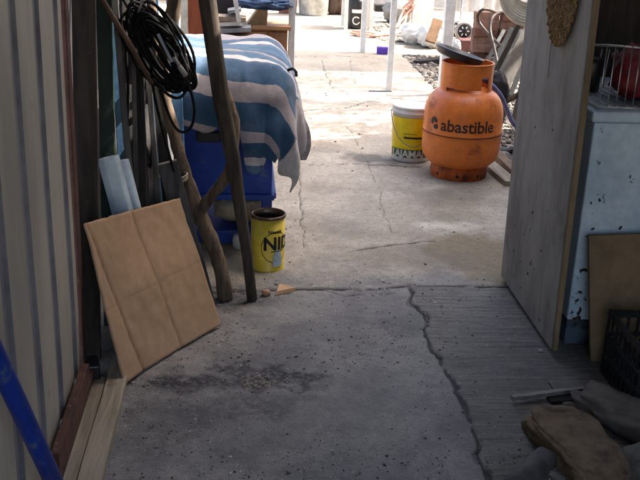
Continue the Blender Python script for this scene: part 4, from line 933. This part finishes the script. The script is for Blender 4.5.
# brick stack
brk = [worn('brick_red', (112, 76, 62), (84, 58, 50), scale=14, rough=.9), worn('brick_pale', (138, 106, 90), (108, 82, 72), scale=14, rough=.9)]
random.seed(17); bp = MB(); bp.box((0, 0, .035), (.20, .10, .066)); b0 = bp.build('brick', brk[0], origin=(0, 0, 0), bevel=.004)
bb2 = bp.build('brick', brk[1], origin=(0, 0, 0), bevel=.004)
slots = [(c_, r_2) for r_2 in range(6) for c_ in range(2)]
for i, (c_, r_2) in enumerate(slots):
    src = b0 if i == 0 else bb2 if i == 1 else random.choice((b0, bb2)).copy()
    if i > 1: COL.objects.link(src)
    src.location = (2.04+c_*.215+random.uniform(-.012, .012), 7.95+random.uniform(-.015, .015), .001+r_2*.0665); src.rotation_euler = (0, 0, random.uniform(-.09, .09))
    tag(src, '%s brick, %s of the %s column in the stack behind the gas cylinder' % ('pale' if 'pale' in src.data.materials[0].name else 'red', ['bottom one', 'second from bottom', 'third from bottom', 'third from top', 'second from top', 'top one'][r_2], ['left', 'right'][c_]), 'brick', 'old bricks stacked behind the cylinder')
# grey rubble pile behind chairs
def rp():
    while True:
        dx, dy = random.gauss(0, .22), random.gauss(0, .35); hh_ = .42*math.exp(-(dx/.25)**2-(dy/.4)**2)
        if dx > -.3: return Vector((2.38+dx, 7.6+dy, random.uniform(.0, 1)*hh_))
gd = [worn('clod_a', (104, 90, 80), (78, 66, 60), scale=20), worn('clod_b', (80, 68, 62), (58, 50, 48), scale=20), worn('clod_c', (140, 124, 110), (110, 98, 88), scale=20)]
stuff(stones(520, rp, .02, .045, 41, .8).build('stone_pile', gd, origin=(2.3, 7.6, 0)), 'heap of grey-brown stones behind the folded chairs', 'stones')
# folded metal chairs
dg = worn('dark_green_slat', (48, 54, 50), (34, 38, 36), scale=9, stretch=(5, 5, .8), rough=.6)
bt_ = worn('brown_tube', (70, 54, 46), (50, 40, 36), scale=12, rough=.5, metal=.3)
def chair(loopx, slats, Yc, lab):
    base_ = at(slats[0][2], slats[0][3], Yc); T = thing('folded_chair', (base_.x, base_.y, 0), lab, 'folding chair', 'folded chairs leaning on the stone heap')
    q = MB(); rough_tube(q, [at(x, y, Yy) for x, y, Yy in loopx], [.011]*len(loopx), 8, 6, 0); q.build('bent_tube_frame', bt_, T)
    for (x0_, y0_, x1_, y1_, w_) in slats:
        q = MB(); a, b_ = at(x0_, y0_, Yc+.25), at(x1_, y1_, Yc-.05); q.beam(a, b_, w_, .014, n=1); q.build('slat', dg, T, bevel=.002)
    return T
chair([(498, 66, 5.75), (494, 48, 5.9), (490, 30, 6.0), (492, 18, 6.05), (500, 13, 6.1), (512, 16, 6.1), (522, 22, 6.1)], [(512, 28, 490, 72, .030), (520, 30, 496, 78, .030)], 5.9, 'folded slatted chair with bent tube nearest the cylinder collar')
chair([(505, 50, 6.2), (492, 38, 6.3), (480, 24, 6.4), (478, 15, 6.4), (485, 9, 6.4), (500, 14, 6.5)], [(504, 30, 482, 70, .024), (530, 46, 510, 96, .035)], 6.2, 'folded slatted chair behind, its thin loop reaching further left')
# dark diagonal plank & wheel shape
q = MB(); a, b_ = at(528, 34, 5.7), at(492, 108, 5.3); b_.z = max(b_.z, .0); d = b_-a; b_ = a+d*((0-a.z)/d.z); q.beam(a-d*.3, b_, .085, .03, n=4, wob=.004); tag(q.build('brown_plank', worn('olive_plank', (62, 54, 44), (42, 38, 32), scale=7, stretch=(5, 5, .7))), 'broad brown-olive plank leaning right of the folded chairs', 'plank')
q = MB(); c = at(490, 98, 5.2); q.blob((c.x, 5.2, .19), (.20, .16, .36), amp=.08, seed=4); tag(q.build('dark_bag', worn('dark_brown_bag', (52, 46, 44), (36, 32, 32), bump=.5)), 'dark bag standing just right of the cylinder shoulder', 'bag')
q = MB(); rough_tube(q, [at(x, y, Y) for x, y, Y in [(496, 108, 5.2), (508, 100, 5.15), (520, 94, 5.1), (534, 88, 5.05)]], [.019, .017, .016, .015], 10, 6, .1); tag(q.build('bent_branch', bark), 'thick bent branch reaching from the dark bag to the door', 'branch')
q = MB(); rough_tube(q, [at(x, y, Y) for x, y, Y in [(492, 150, 4.85), (505, 152, 4.8), (520, 148, 4.75), (535, 142, 4.7)]], [.017]*4, 10, 6, 0); tag(q.build('black_pipe', black_pl), 'black pipe lying low right of the gas cylinder', 'pipe')
for k, (p0, p1, w_, h_, mt_, lb) in enumerate((((488, 164), (512, 184), .07, .028, pale_wood, 'pale timber offcut on the ground right of the cylinder foot'), ((492, 150), (520, 178), .05, .04, worn('brown_offcut', (120, 92, 66), (92, 70, 50)), 'brown timber offcut behind the pale one by the cylinder'))):
    a, b_ = g(*p0, h_/2), g(*p1, h_/2); q = MB(); q.beam(a, b_, w_, h_, side=(1, 0, 0)); tag(q.build('timber_offcut', mt_, bevel=.002), lb, 'offcut')
# cream hose coil hanging
T = thing('cream_hose_coil', at(522, 0, 5.2), 'thick cream hose coil hanging above the folded chairs', 'hose coil')
q = MB(); random.seed(44); c = at(530, -14, 5.3)
for k in range(9):
    r_ = .21-.014*k; q.tube([c+Vector((r_*math.cos(a_)*.85, -.03+.008*k+.01*math.sin(a_*2+k), r_*math.sin(a_)*1.0-.0*k)) for a_ in np.linspace(0, 6.2832, 49)[:-1]], .0095, 10, closed=True)
q.build('hose', worn('cream_hose', (212, 202, 176), (190, 180, 156), scale=20, rough=.5), T)
q = MB(); q.box((c.x+.02, c.y+.12, c.z+.1), (.5, .03, .06)); q.build('hanger', dark_wood, T)
q = MB(); q.box((2.05, 5.42, .75), (.06, .06, 1.5)); q.build('hanger_post', dark_wood, T)
# white cloth far right
q = MB(); c = at(480, 5, 8.8); q.grid(lambda u, v: Vector((c.x-.20+.44*u+.01*math.sin(v*8), 8.95+.03*math.sin(u*22)+.02*math.sin(u*9+v*4), .29+1.1*v)), 60, 10); tag(q.build('white_sheet', worn('white_cloth', (222, 222, 220), (208, 208, 206), rough=.9)), 'white cloth sheet hanging behind the cart', 'cloth')  # plain white, the cloth's own colour

# ------------------------------------------------------------------ FAR LEFT: cabinet shelf with junk behind the blanket
for k, (p0, p1, w_, lb) in enumerate((((540, 20), (516, 118), .05, 'dark timber leaning between the brown-olive plank and the door edge'), ((513, 36), (484, 96), .03, 'narrow dark timber between the slats of the two folded chairs'))):
    a, b_ = at(*p0, 5.75), at(*p1, 5.6); d = b_-a; b_ = a+d*((0-a.z)/d.z); q = MB(); q.beam(a-d*.4, b_, w_, .03, n=6, wob=.004); tag(q.build('timber', dark_wood), lb, 'timber')
T = thing('wooden_cabinet', (.10, 5.1, 0), 'tan wooden cabinet behind the blanket at top left', 'cabinet')
tan = worn('tan_veneer', (186, 140, 98), (164, 120, 82), scale=5, stretch=(3, 3, .7), rough=.55)
q = MB(); q.box((.03, 5.12, .30), (.40, .36, .60)); q.build('carcass', tan, T, bevel=.003)
q = MB(); q.box((.05, 4.933, .34), (.145, .014, .50)); q.build('door_leaf', tan, T, bevel=.003)
q = MB(); q.box((.18, 4.933, .34), (.095, .014, .50)); q.build('door_leaf', worn('darker_veneer', (160, 118, 84), (136, 98, 70), scale=5, stretch=(3, 3, .7)), T, bevel=.003)
q = MB(); q.box((.03, 5.11, .611), (.43, .40, .02)); q.build('top', tan, T, bevel=.003)
q = MB(); a = at(255, 21, 5.0); q.prism([at(246, 26, 4.97), at(267, 26, 4.97), at(268, 7, 4.97), at(258, 10, 4.97)], (0, .15, 0)); tag(q.build('open_carton', worn('carton', (206, 176, 138), (184, 154, 118))), 'open beige carton lying on the wooden cabinet', 'carton')
q = MB(); c = at(262, 3, 5.0); q.blob(c, (.27, .24, .06), None, 40, 24, .7, .16, 2.5, 6); tag(q.build('blue_cloth', worn('faded_denim', (84, 104, 134), (60, 80, 112), scale=14, rough=.9, bump=.5)), 'faded blue cloth bunched on top of the beige carton', 'cloth')
T = thing('white_rack', (-.07, 4.95, 0), 'jumbled stack of pale boards and metal bars left of the wooden cabinet', 'rack')
for k, (x0_, y0_, x1_, y1_, w_, m_) in enumerate([(215, 17, 246, 19, .022, pale_wood), (219, 23, 243, 22, .018, white_pt), (214, 30, 251, 28, .020, zinc), (222, 35, 249, 37, .016, pale_wood), (228, 11, 241, 9, .016, zinc)]):
    q = MB(); q.beam(at(x0_, y0_, 4.85), at(x1_, y1_, 4.85), .12, w_, side=(0, 1, 0)); q.build('bar', m_, T)
for (x0_, y0_, x1_, y1_) in ((232, -20, 239, 22),):
    q = MB(); q.beam(at(x0_, y0_, 4.78), at(x1_, y1_, 4.78), .022, .012); q.build('upright', white_pt, T)
q = MB(); q.box((-.08, 4.96, .265), (.17, .16, .53)); q.build('crate_base', dark_wood, T)
q = MB(); q.box((-.08, 5.0, .70), (.12, .08, .16)); q.build('dark_box', black_pl, T)
q = MB(); q.beam(at(198, 60, 4.7)-Vector((0, 0, .45)), at(196, -60, 4.75), .085, .03); o = q.build('rust_panel', worn('rust_brown_panel', (150, 78, 48), (120, 60, 38), scale=4, stretch=(4, 4, .5))); tag(o, 'rust-brown vertical panel seen left of the dark timber post', 'panel')
q = MB(); q.beam(at(184, 60, 4.7)-Vector((0, 0, .45)), at(184, -60, 4.75), .035, .03); tag(q.build('cream_jamb', worn('cream_paint', (220, 214, 196), (198, 190, 172))), 'cream painted upright strip beside the rust-brown panel', 'strip')
